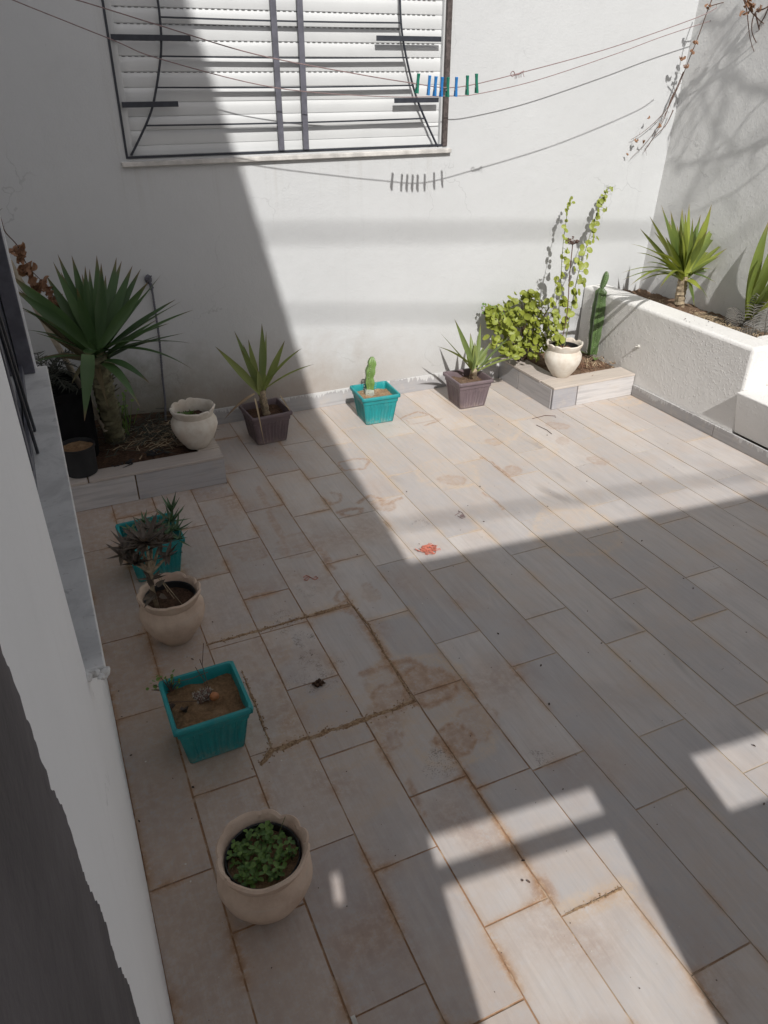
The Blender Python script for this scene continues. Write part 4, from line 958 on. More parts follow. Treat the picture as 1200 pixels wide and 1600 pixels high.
# ================================================================== CACTI
def rib_column(mb, pts, radii, ribs, depth, seg_per=6, wob=.0):
    pts = [Vector(p) for p in pts]; n = len(pts); rings = []; N = ribs * seg_per
    for k in range(n):
        d = (pts[min(k + 1, n - 1)] - pts[max(k - 1, 0)]).normalized(); a = d.cross(Vector((0, 1, 0.1))).normalized(); b = d.cross(a)
        ring = []
        for q in range(N):
            t = 2 * math.pi * q / N; r = radii[k] * (1 - depth * (.5 - .5 * math.cos(t * ribs)) ** .8)
            ring.append(pts[k] + (a * math.cos(t + .5) + b * math.sin(t + .5)) * r)
        rings.append(mb.add(ring))
    for k in range(n - 1):
        for q in range(N): mb.face(rings[k] + q, rings[k] + (q + 1) % N, rings[k + 1] + (q + 1) % N, rings[k + 1] + q)
    mb.face(*[rings[-1] + q for q in range(N)])
def spines(mb, pts, radii, ribs, n=40):
    pts = [Vector(p) for p in pts]
    for k in range(n):
        t = (k + .5) / n * (len(pts) - 1); i = min(int(t), len(pts) - 2); p = pts[i].lerp(pts[i + 1], t - i); r = radii[i] + (radii[i + 1] - radii[i]) * (t - i)
        for q in range(ribs):
            ang = 2 * math.pi * q / ribs + .5; d = Vector((-math.cos(ang), math.sin(ang) * .97, 0))
            for _ in range(2):
                e = (d + Vector((rnd.uniform(-.5, .5), rnd.uniform(-.5, .5), rnd.uniform(-.3, .5)))).normalized(); mb.tube([p + d * r * .97, p + d * r * .97 + e * .008], [.0007, .0003], 4, False)
c1 = thing('column_cactus', 'single short green column cactus with grey foot in a teal pot', 'cactus', (1.555, 3.565, .13), 'column cacti')
b0 = PZ(576, 617, .128); tp = PY(581, 558, b0.y)
P = [b0.lerp(tp, k / 18) + Vector((.004 * math.sin(k * .5), 0, 0)) for k in range(19)]
rd = [.031 * (1 + .13 * math.sin(k * 1.25)) for k in range(19)]; rd[0] = .028; rd[16] = .027; rd[17] = .021; rd[18] = .010
m = MB(); rib_column(m, P[3:], rd[3:], 4, .42); W(m, 'stem', 'cactus_green', c1)
m = MB(); rib_column(m, P[:4], rd[:4], 4, .38); W(m, 'foot', 'cactus_grey', c1)
m = MB(); spines(m, P, rd, 4, 22); W(m, 'spines', 'spine', c1)
c2 = thing('column_cactus', 'tall leaning ribbed cactus with a knob on top in the right bed', 'cactus', PZ(926, 552, .12), 'column cacti')
b0 = PZ(925, 553, .12); b0.y = 3.66; b0 = PY(925, 553, 3.62); kn = PY(940, 450, 3.66)
P = [b0.lerp(kn, k / 20) for k in range(21)]; rd = [.030 + .014 * math.sin(math.pi * min(1, k / 14) * .5) - (.010 * max(0, (k - 12) / 8)) + .002 * math.sin(k * 1.4) for k in range(21)]; rd[-1] = .016
m = MB(); rib_column(m, P, rd, 4, .5); W(m, 'stem', 'cactus_dark', c2)
tp = PY(948, 424, 3.67); P2 = [kn.lerp(tp, k / 10) + Vector((.006 * math.sin(k / 10 * 3), 0, 0)) for k in range(11)]; r2 = [.012, .015, .018, .019, .020, .020, .020, .019, .017, .013, .006]
m = MB(); rib_column(m, P2, r2, 4, .45); W(m, 'knob', 'cactus_dark', c2)
m = MB(); spines(m, P, rd, 4, 34); spines(m, P2, r2, 4, 9); W(m, 'spines', 'spine', c2)

def rosette(mb, c, n, L, w, seed, upmin=.2, upmax=1.2, sq=1.0):
    rr = random.Random(seed)
    for k in range(n):
        a = k * 2.4 + rr.uniform(-.3, .3); u = rr.uniform(upmin, upmax); l = L * rr.uniform(.7, 1.1); d = Vector((math.cos(a), math.sin(a) * sq, u)).normalized()
        mb.blade(Vector(c), Vector(c) + d * l, w, Vector(c) + d * l * .5 + Vector((0, 0, -.08 * l)), .35, 6, rr.random(), Vector((-d.x, -d.y, 1.2)), base=.9, peak=.3)
al = thing('small_aloe', 'tiny bright green aloe at the foot of the leaning cactus', 'aloe', PZ(921, 555, .125))
m = MB(); rosette(m, PZ(921, 555, .125), 18, .065, .012, 5, .3, 1.6); rosette(m, PZ(930, 563, .125), 8, .035, .008, 6, .3, 1.0); W(m, 'leaves', 'clover_leaf', al)

# ================================================================== ROUND-LEAVED BUSH AND CLIMBER
bs = thing('round_leaf_bush', 'yellow-green bush of round leaves against the wall left of climber pot', 'bush', (2.56, 3.72, ZBR))
m = MB(); stem = MB(); cc = PY(812, 512, 3.70)
lobes = [(PY(812,508,3.70), .165, .11, .15), (PY(790,495,3.70), .10, .09, .12), (PY(838,505,3.70), .11, .09, .15), (PY(820,480,3.72), .11, .08, .11), (PY(822,462,3.73), .035, .04, .035), (PY(785,528,3.66), .10, .09, .08), (PY(828,545,3.64), .10, .09, .07), (PY(843,540,3.58), .045, .05, .05), (PY(850,525,3.66), .06, .06, .09), (PY(770,500,3.70), .05, .04, .04), (PY(805,550,3.60), .09, .06, .03), (PY(765,485,3.74), .03, .03, .02), (PY(835,470,3.73), .05, .04, .05)]
for i, (c, rx, ry, rz) in enumerate(lobes):
    n = int(14 + 4300 * rx * rz)
    for k in range(n):
        while True:
            u = Vector((rnd.uniform(-1, 1), rnd.uniform(-1, 1), rnd.uniform(-1, 1)))
            if .35 < u.length < 1: break
        p = c + Vector((u.x * rx, u.y * ry, u.z * rz)); 
        if p.y > YB - .02: p.y = YB - .02 - rnd.random() * .03
        nn = Vector((u.x * .6 + rnd.uniform(-.9, .9), -.6 + rnd.uniform(-.7, .7), .7 + rnd.uniform(-.7, .6)))
        m.disc_leaf(p, nn, rnd.uniform(.009, .022), min(1, max(0, rnd.gauss(.45, .32))), rnd.uniform(.15, .5), rnd.uniform(1, 1.3))
for k in range(26):
    c, rx, ry, rz = rnd.choice(lobes); p = c + Vector((rnd.uniform(-rx, rx), rnd.uniform(-ry, ry) * .7, rnd.uniform(-.3, 1) * rz)); b0 = Vector((2.62 + rnd.uniform(-.04, .04), 3.74, ZBR - .01))
    mid = (b0 + p) / 2 + Vector((0, .02, .05)); stem.tube([b0 * (1 - t) ** 2 + mid * 2 * t * (1 - t) + p * t * t for t in [q / 6 for q in range(7)]], .0022, 5)
sp = [PY(a, b, 3.76) for a, b in ((800,497),(780,488),(768,482),(754,478))]; stem.tube(sp, .0018, 5); sp2 = [PY(a, b, 3.76) for a, b in ((790,492),(775,492),(760,488),(752,484))]; stem.tube(sp2, .0018, 5)
W(m, 'leaves', 'round_leaf', bs); W(stem, 'stems', 'twig', bs)
m = MB()
for P_ in (sp, sp2):
    for k in range(12):
        t = k / 11 * 2.99; p = P_[int(t)].lerp(P_[int(t) + 1], t - int(t)); m.disc_leaf(p + Vector((0, -.004, rnd.choice((-.012, .012)))), (rnd.uniform(-.4, .4), -1, .4), .008, .9)
W(m, 'side_spray', 'clover_leaf', bs)

cp = thing('climbing_plant', 'tall thin climber with round leaves rising from the right white pot', 'climber', (2.69, 3.44, ZBR + .15))
def spl(pl):
    q = [PY(*a) for a in pl]; out = []
    for i in range(len(q) - 1):
        for k in range(8):
            u = k / 8; p0, p1, p2, p3 = q[max(i - 1, 0)], q[i], q[i + 1], q[min(i + 2, len(q) - 1)]
            out.append(.5 * ((2 * p1) + (p2 - p0) * u + (2 * p0 - 5 * p1 + 4 * p2 - p3) * u * u + (3 * p1 - p0 - 3 * p2 + p3) * u ** 3))
    return out + [q[-1]]
st = MB(); lv = MB()
A = spl([(868,540,3.44),(872,500,3.50),(876,440,3.58),(880,380,3.66),(887,330,3.72),(893,308,3.74)])
Bv = spl([(882,540,3.44),(893,480,3.50),(903,430,3.60),(918,380,3.70),(932,335,3.76),(944,308,3.78),(952,291,3.78)])
Cv = spl([(876,540,3.44),(886,490,3.46),(890,430,3.48),(895,380,3.50)])
Dv = spl([(874,540,3.44),(868,520,3.46),(864,480,3.52),(870,430,3.58)])
for P_, r_ in ((A, .0024), (Bv, .0024), (Dv, .002)): st.tube(P_, [r_ * (1.2 - .7 * k / len(P_)) for k in range(len(P_))], 6)
def strew(P_, n, r0, r1, spread, ts=(0.08, 1)):
    for k in range(n):
        t = ts[0] + (ts[1] - ts[0]) * (k + rnd.random() * .6) / n; i = min(int(t * (len(P_) - 1)), len(P_) - 2); p = P_[i]
        s_ = spread * (1 - .6 * t); q = p + Vector((rnd.uniform(-s_, s_), rnd.uniform(-s_, .3 * s_), rnd.uniform(-.5 * s_, .5 * s_)))
        st.tube([p, q], .0009, 4, False); lv.disc_leaf(q, (rnd.uniform(-.7, .7), -.9, rnd.uniform(0, .9)), r0 + (r1 - r0) * t + rnd.uniform(-.003, .003), rnd.random(), .3)
strew(A, 38, .022, .008, .042); strew(Bv, 68, .023, .008, .052, (.12, 1)); strew(Dv, 24, .020, .014, .04)
W(st, 'stems', 'twig_green', cp); W(lv, 'leaves', 'round_leaf', cp)
st = MB(); st.tube(Cv, [.0028] * len(Cv), 6)
for k in range(46):
    a = rnd.random() * 6.28; d = Vector((math.cos(a), math.sin(a), rnd.uniform(.0, .9))) ; e = Cv[-1] + d * rnd.uniform(.014, .036); st.tube([Cv[-1] + Vector((0, 0, -.008)), e], .0009, 4, False); st.blob(e, .0045, .0045, .0035, .3, 6, 4, k)
W(st, 'dry_flower_stalk', 'twig', cp)
m = MB(); 
for k in range(5): rosette(m, Vector((2.66 + rnd.uniform(-.03, .03), 3.41 + rnd.uniform(-.02, .03), ZBR + .158)), 10, .045, .007, 40 + k, .2, 1.2)
W(m, 'dry_base_leaves', 'dry_leaf', cp)

# ================================================================== SUCCULENTS, CLOVER, WEEDS
sc1 = thing('spiky_succulent', 'green spiky succulent spilling over the shaded teal pot near the left bed', 'succulent', (.24, 2.58, .12))
m = MB(); 
for (px, py, Y, n, L, w_) in ((268,815,2.56,14,.085,.013), (262,835,2.50,14,.07,.013), (275,830,2.52,10,.07,.012), (248,825,2.58,12,.07,.012), (240,832,2.62,10,.06,.011), (215,835,2.60,10,.06,.01), (232,845,2.5,10,.055,.011), (280,843,2.47,8,.05,.011), (205,828,2.66,8,.05,.01), (225,815,2.68,8,.05,.01)):
    rosette(m, PY(px, py, Y), n, L, w_, int(px), .1, 1.4)
p = PY(268, 800, 2.58); rosette(m, p, 9, .085, .013, 77, .9, 2.2); m.tube([Vector((.25, 2.58, .10)), PY(270, 825, 2.57), p], .004, 6)
q = PY(280, 845, 2.46); m.blade(q, PY(300, 855, 2.40), .008, None, .3, 5, .4)
W(m, 'leaves', 'succulent', sc1)
kl = thing('leggy_succulent', 'dark brown-green leggy succulent leaning out of the second white pot', 'succulent', (.14, 2.13, .15))
st = MB(); m = MB(); base = Vector((.135, 2.10, .145))
heads = [((228,848),2.12,30,.095),((200,858),2.14,20,.080),((212,880),2.10,16,.065),((250,850),2.14,18,.075),((236,828),2.2,16,.07),((190,868),2.12,12,.06),((262,868),2.1,10,.055),((238,905),2.08,8,.05),((212,840),2.18,14,.07)]
for (px, py), Y, n, L in heads:
    h = PY(px, py, Y); mid = PY(236, 895, 2.09); st.tube([base, base.lerp(mid, .6) + Vector((-.005, 0, 0)), mid, h], [.0085, .0075, .006, .004], 8)
    rosette(m, h, n, L, .0155, int(px * 3 + py), -.15, 1.2)
h = PY(226, 945, 2.03); 
for (px, py, ex, ey) in ((240,925,225,950),(243,935,232,920),(250,930,262,935),(235,930,222,938),(238,915,228,900),(245,915,258,905)): m.blade(PY(px, py, 2.07), PY(ex, ey, 2.05), .017, None, .3, 6, rnd.random(), (0, -1, .6), base=.8)
for a_, b_ in (((245,900),(272,935)), ((248,895),(262,925)), ((252,905),(285,945))): st.tube([PY(*a_, 2.09), PY(*b_, 2.1)], .0015, 5)
W(st, 'stem', 'bark_pale', kl); W(m, 'leaves', 'kalanchoe', kl)
cv = thing('clover_clump', 'fresh green clover filling the nearest white pot', 'clover', (.19, 1.08, .16))
m = MB(); st = MB()
for k in range(95):
    cl_ = rnd.choice(((-.045, .030), (-.040, -.035), (-.005, -.045), (-.02, .05), (.035, -.035), (.05, .0), (.0, .0), (.02, .055)))
    bx_ = cl_[0] + rnd.gauss(0, .014); by_ = cl_[1] + rnd.gauss(0, .014)
    if math.hypot(bx_, by_) > .078: continue
    b0 = Vector((.192 + bx_, 1.078 + by_, .155)); c = b0 + Vector((rnd.uniform(-.010, .010), rnd.uniform(-.010, .010), rnd.uniform(.006, .038)))
    st.tube([b0, c], .0008, 4, False); th = rnd.random() * 6; sz = rnd.uniform(.0055, .0105); tl_ = Vector((rnd.uniform(-.4, .4), rnd.uniform(-.4, .4), 1))
    for q in range(3):
        d = Vector((math.cos(th + q * 2.09), math.sin(th + q * 2.09), rnd.uniform(-.3, .35))); m.blade(c, c + d * sz * 1.7, sz * 1.25, c + d * sz * .8 + Vector((0, 0, .002)), .35, 5, rnd.random(), tl_, base=.2, peak=.62)
st.tube([Vector((.23, 1.11, .16)), Vector((.262, 1.125, .215))], .001, 4)
W(m, 'leaves', 'clover_leaf', cv); W(st, 'stems', 'twig_green', cv)
sm = thing('seedling_clump', 'tiny green seedlings in the white pot on the left bed', 'seedlings', (.53, 3.33, .30))
m = MB()
for k in range(14): rosette(m, Vector((.51 + rnd.uniform(-.05, .035), 3.34 + rnd.uniform(-.04, .04), ZBL + .145)), 7, .028, .011, 100 + k, .1, 1.6)
W(m, 'leaves', 'clover_leaf', sm)
wd = thing('small_weed', 'small dark weed trailing over the left corner of the fruit pot', 'weed', (.09, 1.73, .15))
m = MB(); st = MB()
for (px, py, z_) in ((258,1058,.19),(265,1065,.17),(272,1060,.18),(280,1064,.16),(262,1072,.16),(250,1056,.19),(288,1063,.15),(275,1070,.155),(243,1077,.13),(240,1070,.14),(237,1078,.13),(268,1055,.185)):
    q = PZ(px, py, z_); st.tube([Vector((.105, 1.725, .135)), q], .0012, 4, False)
    for _ in range(2): m.disc_leaf(q + Vector((rnd.uniform(-.012, .012), rnd.uniform(-.012, .012), rnd.uniform(-.004, .008))), (rnd.uniform(-.8, .8), rnd.uniform(-.8, .5), .8), rnd.uniform(.003, .0065), 1.0)
for pl_ in ([(330,1090,.135),(322,1060,.16),(316,1040,.20),(318,1005,.24)], [(325,1085,.135),(318,1062,.16),(305,1042,.18)], [(262,1097,.137),(330,1095,.140)], [(318,1045,.19),(312,1030,.21)], [(272,1066,.17),(300,1060,.16),(325,1050,.17)]):
    st.tube([PZ(*q) for q in pl_], .0011, 5)
W(m, 'leaves', 'clover_leaf', wd); W(st, 'stems', 'twig', wd)
gc = thing('globe_cactus_cluster', 'dull little spiny cactus cluster beside the orange fruit', 'cactus', PZ(316, 1090, .135))
m = MB(); sp_ = MB()
for (px, py) in ((316,1084),(308,1088),(322,1090),(314,1094),(325,1082)):
    c = PZ(px, py, .140); m.blob(c, .012, .012, .011, .2, 10, 7, px)
    for _ in range(26):
        d = Vector((rnd.uniform(-1, 1), rnd.uniform(-1, 1), rnd.uniform(0, 1))).normalized(); sp_.tube([c + d * .011, c + d * .018], [.0006, .0003], 4, False)
W(m, 'bodies', 'twig', gc); W(sp_, 'spines', 'spine', gc)
m = MB(); c = PZ(335, 1088, .150); m.blob(c, .0135, .0135, .012, .06, 20, 14, 2); tag(m.build('orange_fruit', 'orange_peel', origin=c), 'small wrinkled orange fruit lying on the sand of the nearest teal pot', 'fruit')
for j, (px, py, lb) in enumerate(((268,1108,'brown dead leaf on the sand by the left rim of the fruit pot'), (288,1106,'brown dead leaf on the sand nearer the fruit than the other one'))):
    m = MB(); m.crumple(PZ(px, py, .146), .012, .6); tag(m.build('dead_leaf', 'litter', origin=PZ(px, py, .14)), lb, 'dead leaf')
wt = thing('trunk_weeds', 'thin green weeds at the foot of the big yucca trunk', 'weed', PZ(185, 640, .15))
m = MB()
for k in range(46):
    b0 = Vector((.20 + rnd.uniform(-.05, .10), 3.64 + rnd.uniform(-.08, .12), ZBL)); t = b0 + Vector((rnd.uniform(-.05, .05), rnd.uniform(-.05, .02), rnd.uniform(.06, .20))); m.blade(b0, t, .004, None, .2, 4, rnd.random(), (0, -1, .2))
    m.disc_leaf(t, (0, -1, .6), rnd.uniform(.004, .008), rnd.random())
W(m, 'leaves', 'clover_leaf', wt)
wr = thing('bed_weeds', 'dry low weeds on the earth of the right bed by the kerb', 'weed', PZ(935, 570, .13))
m = MB()
for k in range(90):
    b0 = PZ(rnd.uniform(915, 965), rnd.uniform(555, 575), .128); a = rnd.random() * 6.28; m.blade(b0, b0 + Vector((math.cos(a) * .03, math.sin(a) * .03, rnd.uniform(.005, .03))), .005, None, .2, 3, rnd.random(), (0, -.3, 1))
W(m, 'stalks', 'straw', wr)

# ================================================================== STRAW, LITTER (stuff)
def scatter_straw(name, cx, cy, rx, ry, z, n, L, mat, seed, zfun=None):
    rr = random.Random(seed); m = MB()
    for k in range(n):
        x = cx + rr.gauss(0, rx * .5); y = cy + rr.gauss(0, ry * .5); a = rr.gauss(.2, .8); l = L * rr.uniform(.3, 1)
        zz_ = (zfun(x, y) if zfun else z) + rr.uniform(.0, .012)
        d = Vector((math.cos(a), math.sin(a), rr.uniform(-.12, .12))) * l / 2; p = Vector((x, y, zz_))
        m.blade(p - d, p + d, rr.uniform(.002, .006), p + Vector((rr.uniform(-.01, .01), rr.uniform(-.01, .01), .006)), .3, 3, rr.random(), (rr.uniform(-.4, .4), rr.uniform(-.4, .4), 1), base=.9, peak=.5)
    o = m.build(name, mat); o['kind'] = 'stuff'; return o
scatter_straw('straw_mulch', .40, 3.52, .20, .20, ZBL - .008, 260, .10, 'straw', 3)
scatter_straw('straw_mulch', .36, 3.62, .28, .24, ZBL - .004, 420, .13, 'dark_frond', 4)
scatter_straw('leaf_litter', 2.95, 3.50, .14, .10, ZBR - .008, 260, .03, 'dry_leaf', 5)
scatter_straw('leaf_litter', 3.38, 3.05, .06, .42, .475, 420, .055, 'straw', 6)
scatter_straw('leaf_litter', 3.42, 2.95, .08, .30, .470, 260, .06, 'dark_frond', 7)
m = MB(); rr = random.Random(12)
for k in range(40):
    p = PZ(rr.gauss(1075, 22), rr.gauss(505, 10), .517)
    if p.x < XR + .012 or p.x > XR + .15 or p.y < 2.56: continue
    m.disc_leaf(p + Vector((0, 0, .001)), (rr.uniform(-.4, .4), rr.uniform(-.4, .4), 1), rr.uniform(.0015, .005), rr.random())
o = m.build('earth_crumbs', 'litter'); o['kind'] = 'stuff'
# crumbs and leaf bits on the floor
m = MB(); spots = [(855,680),(868,652),(880,645),(779,664),(612,576),(720,806),(1068,904),(1083,920),(1166,988),(917,752),(1003,845),(965,823),(1083,918),(918,955),(919,1020),(655,850),(756,815),(430,700),(406,710),(354,755),(332,972),(300,1030),(500,595),(350,757),(1194,1256),(735,1150),(1002,755),(635,768),(750,760),(185,1080),(190,1120),(205,1180),(217,1283),(302,1230),(845,1040),(858,1100),(900,1180),(940,1005),(778,990),(818,1345),(816,1376),(826,1378),(1178,1165)]
for (px, py) in spots:
    p = PZ(px, py, .003); m.disc_leaf(p, (rnd.uniform(-.5, .5), rnd.uniform(-.5, .5), 1), rnd.uniform(.0013, .0034), rnd.random(), .5, 1.6)
for k in range(420):
    x = rnd.uniform(0, 3.0); y = rnd.uniform(.3, 3.75); rr_ = rnd.uniform(.0006, .0018) * (1 if rnd.random() < .93 else 1.8)
    m.disc_leaf((x, y, .0016), (rnd.uniform(-.3, .3), rnd.uniform(-.3, .3), 1), rr_, rnd.random(), .3)
o = m.build('floor_litter', 'litter'); o['kind'] = 'stuff'
m = MB()
for k in range(150):
    x = rnd.uniform(-.03, 1.6) if k % 2 else rnd.uniform(0, 3.0); y = rnd.uniform(.3, 3.7); m.disc_leaf((x, y, .0018), (0, 0, 1), rnd.uniform(.0007, .0018), .2)
for (px, py) in ((228,1190),(290,1350),(440,1188),(660,943),(745,1000),(298,1377),(357,1417)): m.disc_leaf(PZ(px, py, .003), (0, 0, 1), .0026, .2)
o = m.build('paint_crumbs', 'pale_bit'); o['kind'] = 'stuff'
# twigs on the sunny tiles
for pl_, lb in (([(832,654),(852,649),(868,650)], 'thin dry twig on the sunlit tiles beside the right bed'), ([(838,664),(855,672),(862,678)], 'short dark twig lying across a joint near the right bed')):
    m = MB(); P_ = [PZ(a, b, .003) for a, b in pl_]; m.tube(P_, .0016, 5); tag(m.build('twig', 'twig', origin=P_[0]), lb, 'twig')
# little dark heap (dried mud) in the repaired square
m = MB(); c = PZ(498, 1068, .004)
for k in range(22): a = rnd.random() * 6.28; r_ = rnd.uniform(.006, .018); m.blob(c + Vector((math.cos(a) * r_, math.sin(a) * r_ * .8, .002)), rnd.uniform(.003, .008), rnd.uniform(.003, .007), rnd.uniform(.003, .006), .5, 7, 5, k)
tag(m.build('mud_clod', 'soil_dark', origin=c), 'small dark clod of mud on the tiles inside the repaired square', 'clod')
# black dried plant remains on the left kerb
for j, ((x0, y0, n, s_), lb) in enumerate((((243,708,13,.03), 'wide black dried root tangle on the kerb beside the left white pot'), ((198,724,9,.022), 'small black dried root tangle on the left kerb below the yucca'))):
    m = MB(); c = PZ(x0, y0, ZBL + .004)
    for k in range(n):
        p = c + Vector((rnd.uniform(-s_, s_) * 1.6, rnd.uniform(-s_, s_) * .5, 0)); P_ = [p]
        for _ in range(5): P_.append(P_[-1] + Vector((rnd.uniform(-.016, .016), rnd.uniform(-.012, .010), rnd.uniform(-.003, .006))))
        P_ = [Vector((q.x, q.y, max(q.z, ZBL + .002))) for q in P_]; m.tube(P_, [.0035, .003, .0025, .002, .0015, .001], 5)
    tag(m.build('dried_roots', 'black_plastic', origin=c), lb, 'dried roots')

# ================================================================== RED STRINGS
def string_tangle(c, rx, ry, loops, r_, seed, name, label, tails=2, mat='string_red', zmax=.012):
    rr = random.Random(seed); m = MB()
    for L in range(loops):
        P_ = []; ph = rr.random() * 6; q = c + Vector((rr.uniform(-rx, rx) * .4, rr.uniform(-ry, ry) * .4, 0)); sx = rr.uniform(.3, .9) * rx; sy = rr.uniform(.3, .9) * ry; a1, a2 = rr.choice((1, 2, 3)), rr.choice((1, 2, 3))
        for k in range(40):
            t = k / 39 * 6.28 * rr.choice((1,)); P_.append(Vector((q.x + sx * math.cos(a1 * t + ph) + .2 * sx * math.sin(5 * t), q.y + sy * math.sin(a2 * t) + .2 * sy * math.cos(4 * t + ph), .002 + zmax * abs(math.sin(t * 2 + ph)) * rr.uniform(.9, 1))))
        m.tube(P_, r_, 5)
    for k in range(tails):
        a = rr.uniform(-.6, .4); P_ = [c + Vector((rx * .3, 0, .004))]
        for _ in range(5): P_.append(P_[-1] + Vector((math.cos(a) * rx * .25, math.sin(a) * ry * .2 + rr.uniform(-.004, .004), rr.uniform(-.001, .001))))
        m.tube(P_, r_, 5)
    return tag(m.build(name, mat, origin=c), label, 'string', 'red string scraps')
string_tangle(PZ(666, 861, 0), .040, .032, 8, .0013, 1, 'red_string', 'bright red string tangle on the tiles at the shadow corner', 3)
m = MB(); P_ = [PZ(a, b, .002) for a, b in ((474,902),(478,899),(484,901),(480,907),(475,906),(482,900),(490,905),(493,900),(497,903),(491,906))]; m.tube(P_, .0014, 5); tag(m.build('red_string', 'string_red', origin=P_[0]), 'small red loop of string on shaded tiles', 'string', 'red string scraps')
m = MB(); P_ = [PZ(a, b, .003) for a, b in ((711,805),(718,801),(716,798),(722,801),(727,808),(722,810),(715,806))]; m.tube(P_, .0014, 5); m.disc_leaf(PZ(722, 806, .005), (0, 0, 1), .010, .5); tag(m.build('red_string', 'wire_red', origin=P_[0]), 'faded pinkish string scrap on the sunlit tiles', 'string', 'red string scraps')

# ================================================================== CLOTHES LINES AND PEGS
def line(name, pl, Y, label, knot=None, r_=.0021):
    pts = [PY(a, b, Y if not isinstance(Y, (list, tuple)) else Y[i]) for i, (a, b) in enumerate(pl)]
    out = []
    for i in range(len(pts) - 1):
        for k in range(8):
            u = k / 8; p0, p1, p2, p3 = pts[max(i - 1, 0)], pts[i], pts[i + 1], pts[min(i + 2, len(pts) - 1)]
            out.append(.5 * ((2 * p1) + (p2 - p0) * u + (2 * p0 - 5 * p1 + 4 * p2 - p3) * u * u + (3 * p1 - p0 - 3 * p2 + p3) * u ** 3))
    out.append(pts[-1]); m = MB(); m.tube(out, r_, 6)
    if knot:
        c = PY(*knot, Y if not isinstance(Y, (list, tuple)) else Y[0]); lp = [c + Vector((-.014 + .010 * math.cos(t), 0, .004 + .010 * math.sin(t))) for t in [k * .5 for k in range(14)]]
        m.tube(lp, r_, 6); m.tube([c + Vector((-.005, 0, 0)), c + Vector((.02, 0, .004)), c + Vector((.045, 0, .014))], r_ * 2, 6)
        for k in range(5): m.tube([c + Vector((.01 * k, 0, .002 * k)), c + Vector((.01 * k + .004, rnd.uniform(-.01, .01), -.016 + .002 * k))], r_ * .7, 5)
    return tag(m.build(name, 'wire_red', origin=pts[0]), label, 'clothes line', 'clothes lines'), out
_, L1 = line('clothes_line', [(-60,-50),(120,0),(250,40),(400,85),(560,116),(645,130),(690,136.5),(730,134),(805,116),(950,76),(1085,29),(1120,12)], [3.36]*10 + [3.38, 3.40], 'reddish clothes line carrying the row of pegs, knotted right of them', knot=(805,117))
_, L2 = line('clothes_line', [(-80,-42),(20,0),(175,62),(250,92),(430,137),(600,151),(700,150),(745,147),(840,125),(960,85),(1050,52),(1170,14)], 3.73, 'reddish clothes line closest to the wall, sagging below the pegs')
peg_g = 'clothes pegs clipped on the line'
def make_peg(col, label, x, rz, tilt):
    i = min(range(len(L1)), key=lambda k: abs(L1[k].x - x)); p = L1[i]
    t = thing('clothes_peg', label, 'clothes peg', p, peg_g); t.rotation_euler = (R(2), tilt, rz)
    for sg in (-1, 1):
        m = MB(); pts = []
        prof = [(.036, .0045), (.034, .0062), (.024, .0050), (.010, .0042), (.0, .0050), (-.012, .0062), (-.030, .0088), (-.040, .0100)]
        for (z, d) in prof: pts.append((z + .004, d))
        for x0_, x1_ in ((-.0052, .0052),):
            a = m.add([(x0_, sg * (d - .0042 if k else d - .003) * .6, z) for k, (z, d) in enumerate(pts)]); b = m.add([(x1_, sg * (d - .0042 if k else d - .003) * .6, z) for k, (z, d) in enumerate(pts)])
            c = m.add([(x0_, sg * d, z) for z, d in pts]); d_ = m.add([(x1_, sg * d, z) for z, d in pts]); n = len(pts)
            for k in range(n - 1):
                m.face(a + k, a + k + 1, b + k + 1, b + k); m.face(c + k + 1, c + k, d_ + k, d_ + k + 1); m.face(a + k + 1, a + k, c + k, c + k + 1); m.face(b + k, b + k + 1, d_ + k + 1, d_ + k)
            m.face(a, b, d_, c); m.face(a + n - 1, c + n - 1, d_ + n - 1, b + n - 1)
        o = m.build('jaw', col, t, origin=(0, 0, 0), bevel=.0008)
    m = MB(); m.tube([(-.0075, 0, -.010), (.0075, 0, -.010)], .0038, 8); m.build('spring', 'metal_spring', t, origin=(0, 0, 0))
pegs = [(649.5,'g',.10,'leftmost green peg, apart from the rest of the row'), (668,'b',.06,'blue peg standing alone right of the leftmost green one'), (681.5,'b',.05,'left one of the two blue pegs before the window bar'), (691,'b',.04,'right one of two blue pegs, against the green one'),
 (699.5,'g',.0,'green peg between two blue ones'), (713.5,'b',.0,'rightmost blue peg, alone between two green ones'), (731,'g',-.05,'second green peg from the right end'), (743.5,'g',-.10,'green peg at the right end of the row')]
for px, cl_, tl, lb in pegs: make_peg('peg_green' if cl_ == 'g' else 'peg_blue', lb, PY(px, 136, 3.36).x, rnd.uniform(-.25, .25), tl)

# ================================================================== CABLE, STICK, VINES
cb = thing('hanging_cable', 'dark corrugated cable hanging down the wall beside the big yucca', 'cable', PY(233, 436, YB - .02))
P_ = spl([(236,443,3.82),(241,475,3.83),(249,530,3.83),(254,590,3.82),(258,625,3.80),(259,655,3.74),(266,680,3.60),(280,705,3.40)])
m = MB(); PP = []; RR_ = []
for i in range(len(P_) - 1):
    for k in range(5): PP.append(P_[i].lerp(P_[i + 1], k / 5)); RR_.append(.0062 if k % 2 else .0046)
PP.append(P_[-1]); RR_.append(.005); m.tube(PP, RR_, 8); W(m, 'conduit', 'iron_lilac', cb)
m = MB(); c = PY(232, 436, YB - .012); m.blob(c, .017, .012, .022, .5, 12, 8, 2)
for k in range(7): m.tube([c, c + Vector((rnd.uniform(-.03, .03), -.03, rnd.uniform(-.05, .03)))], .003, 5)
W(m, 'wall_bracket', 'iron_lilac', cb)
sk_ = thing('leaning_stick', 'pale bamboo stick leaning behind the yucca in the left bed', 'stick', PZ(166, 672, ZBL))
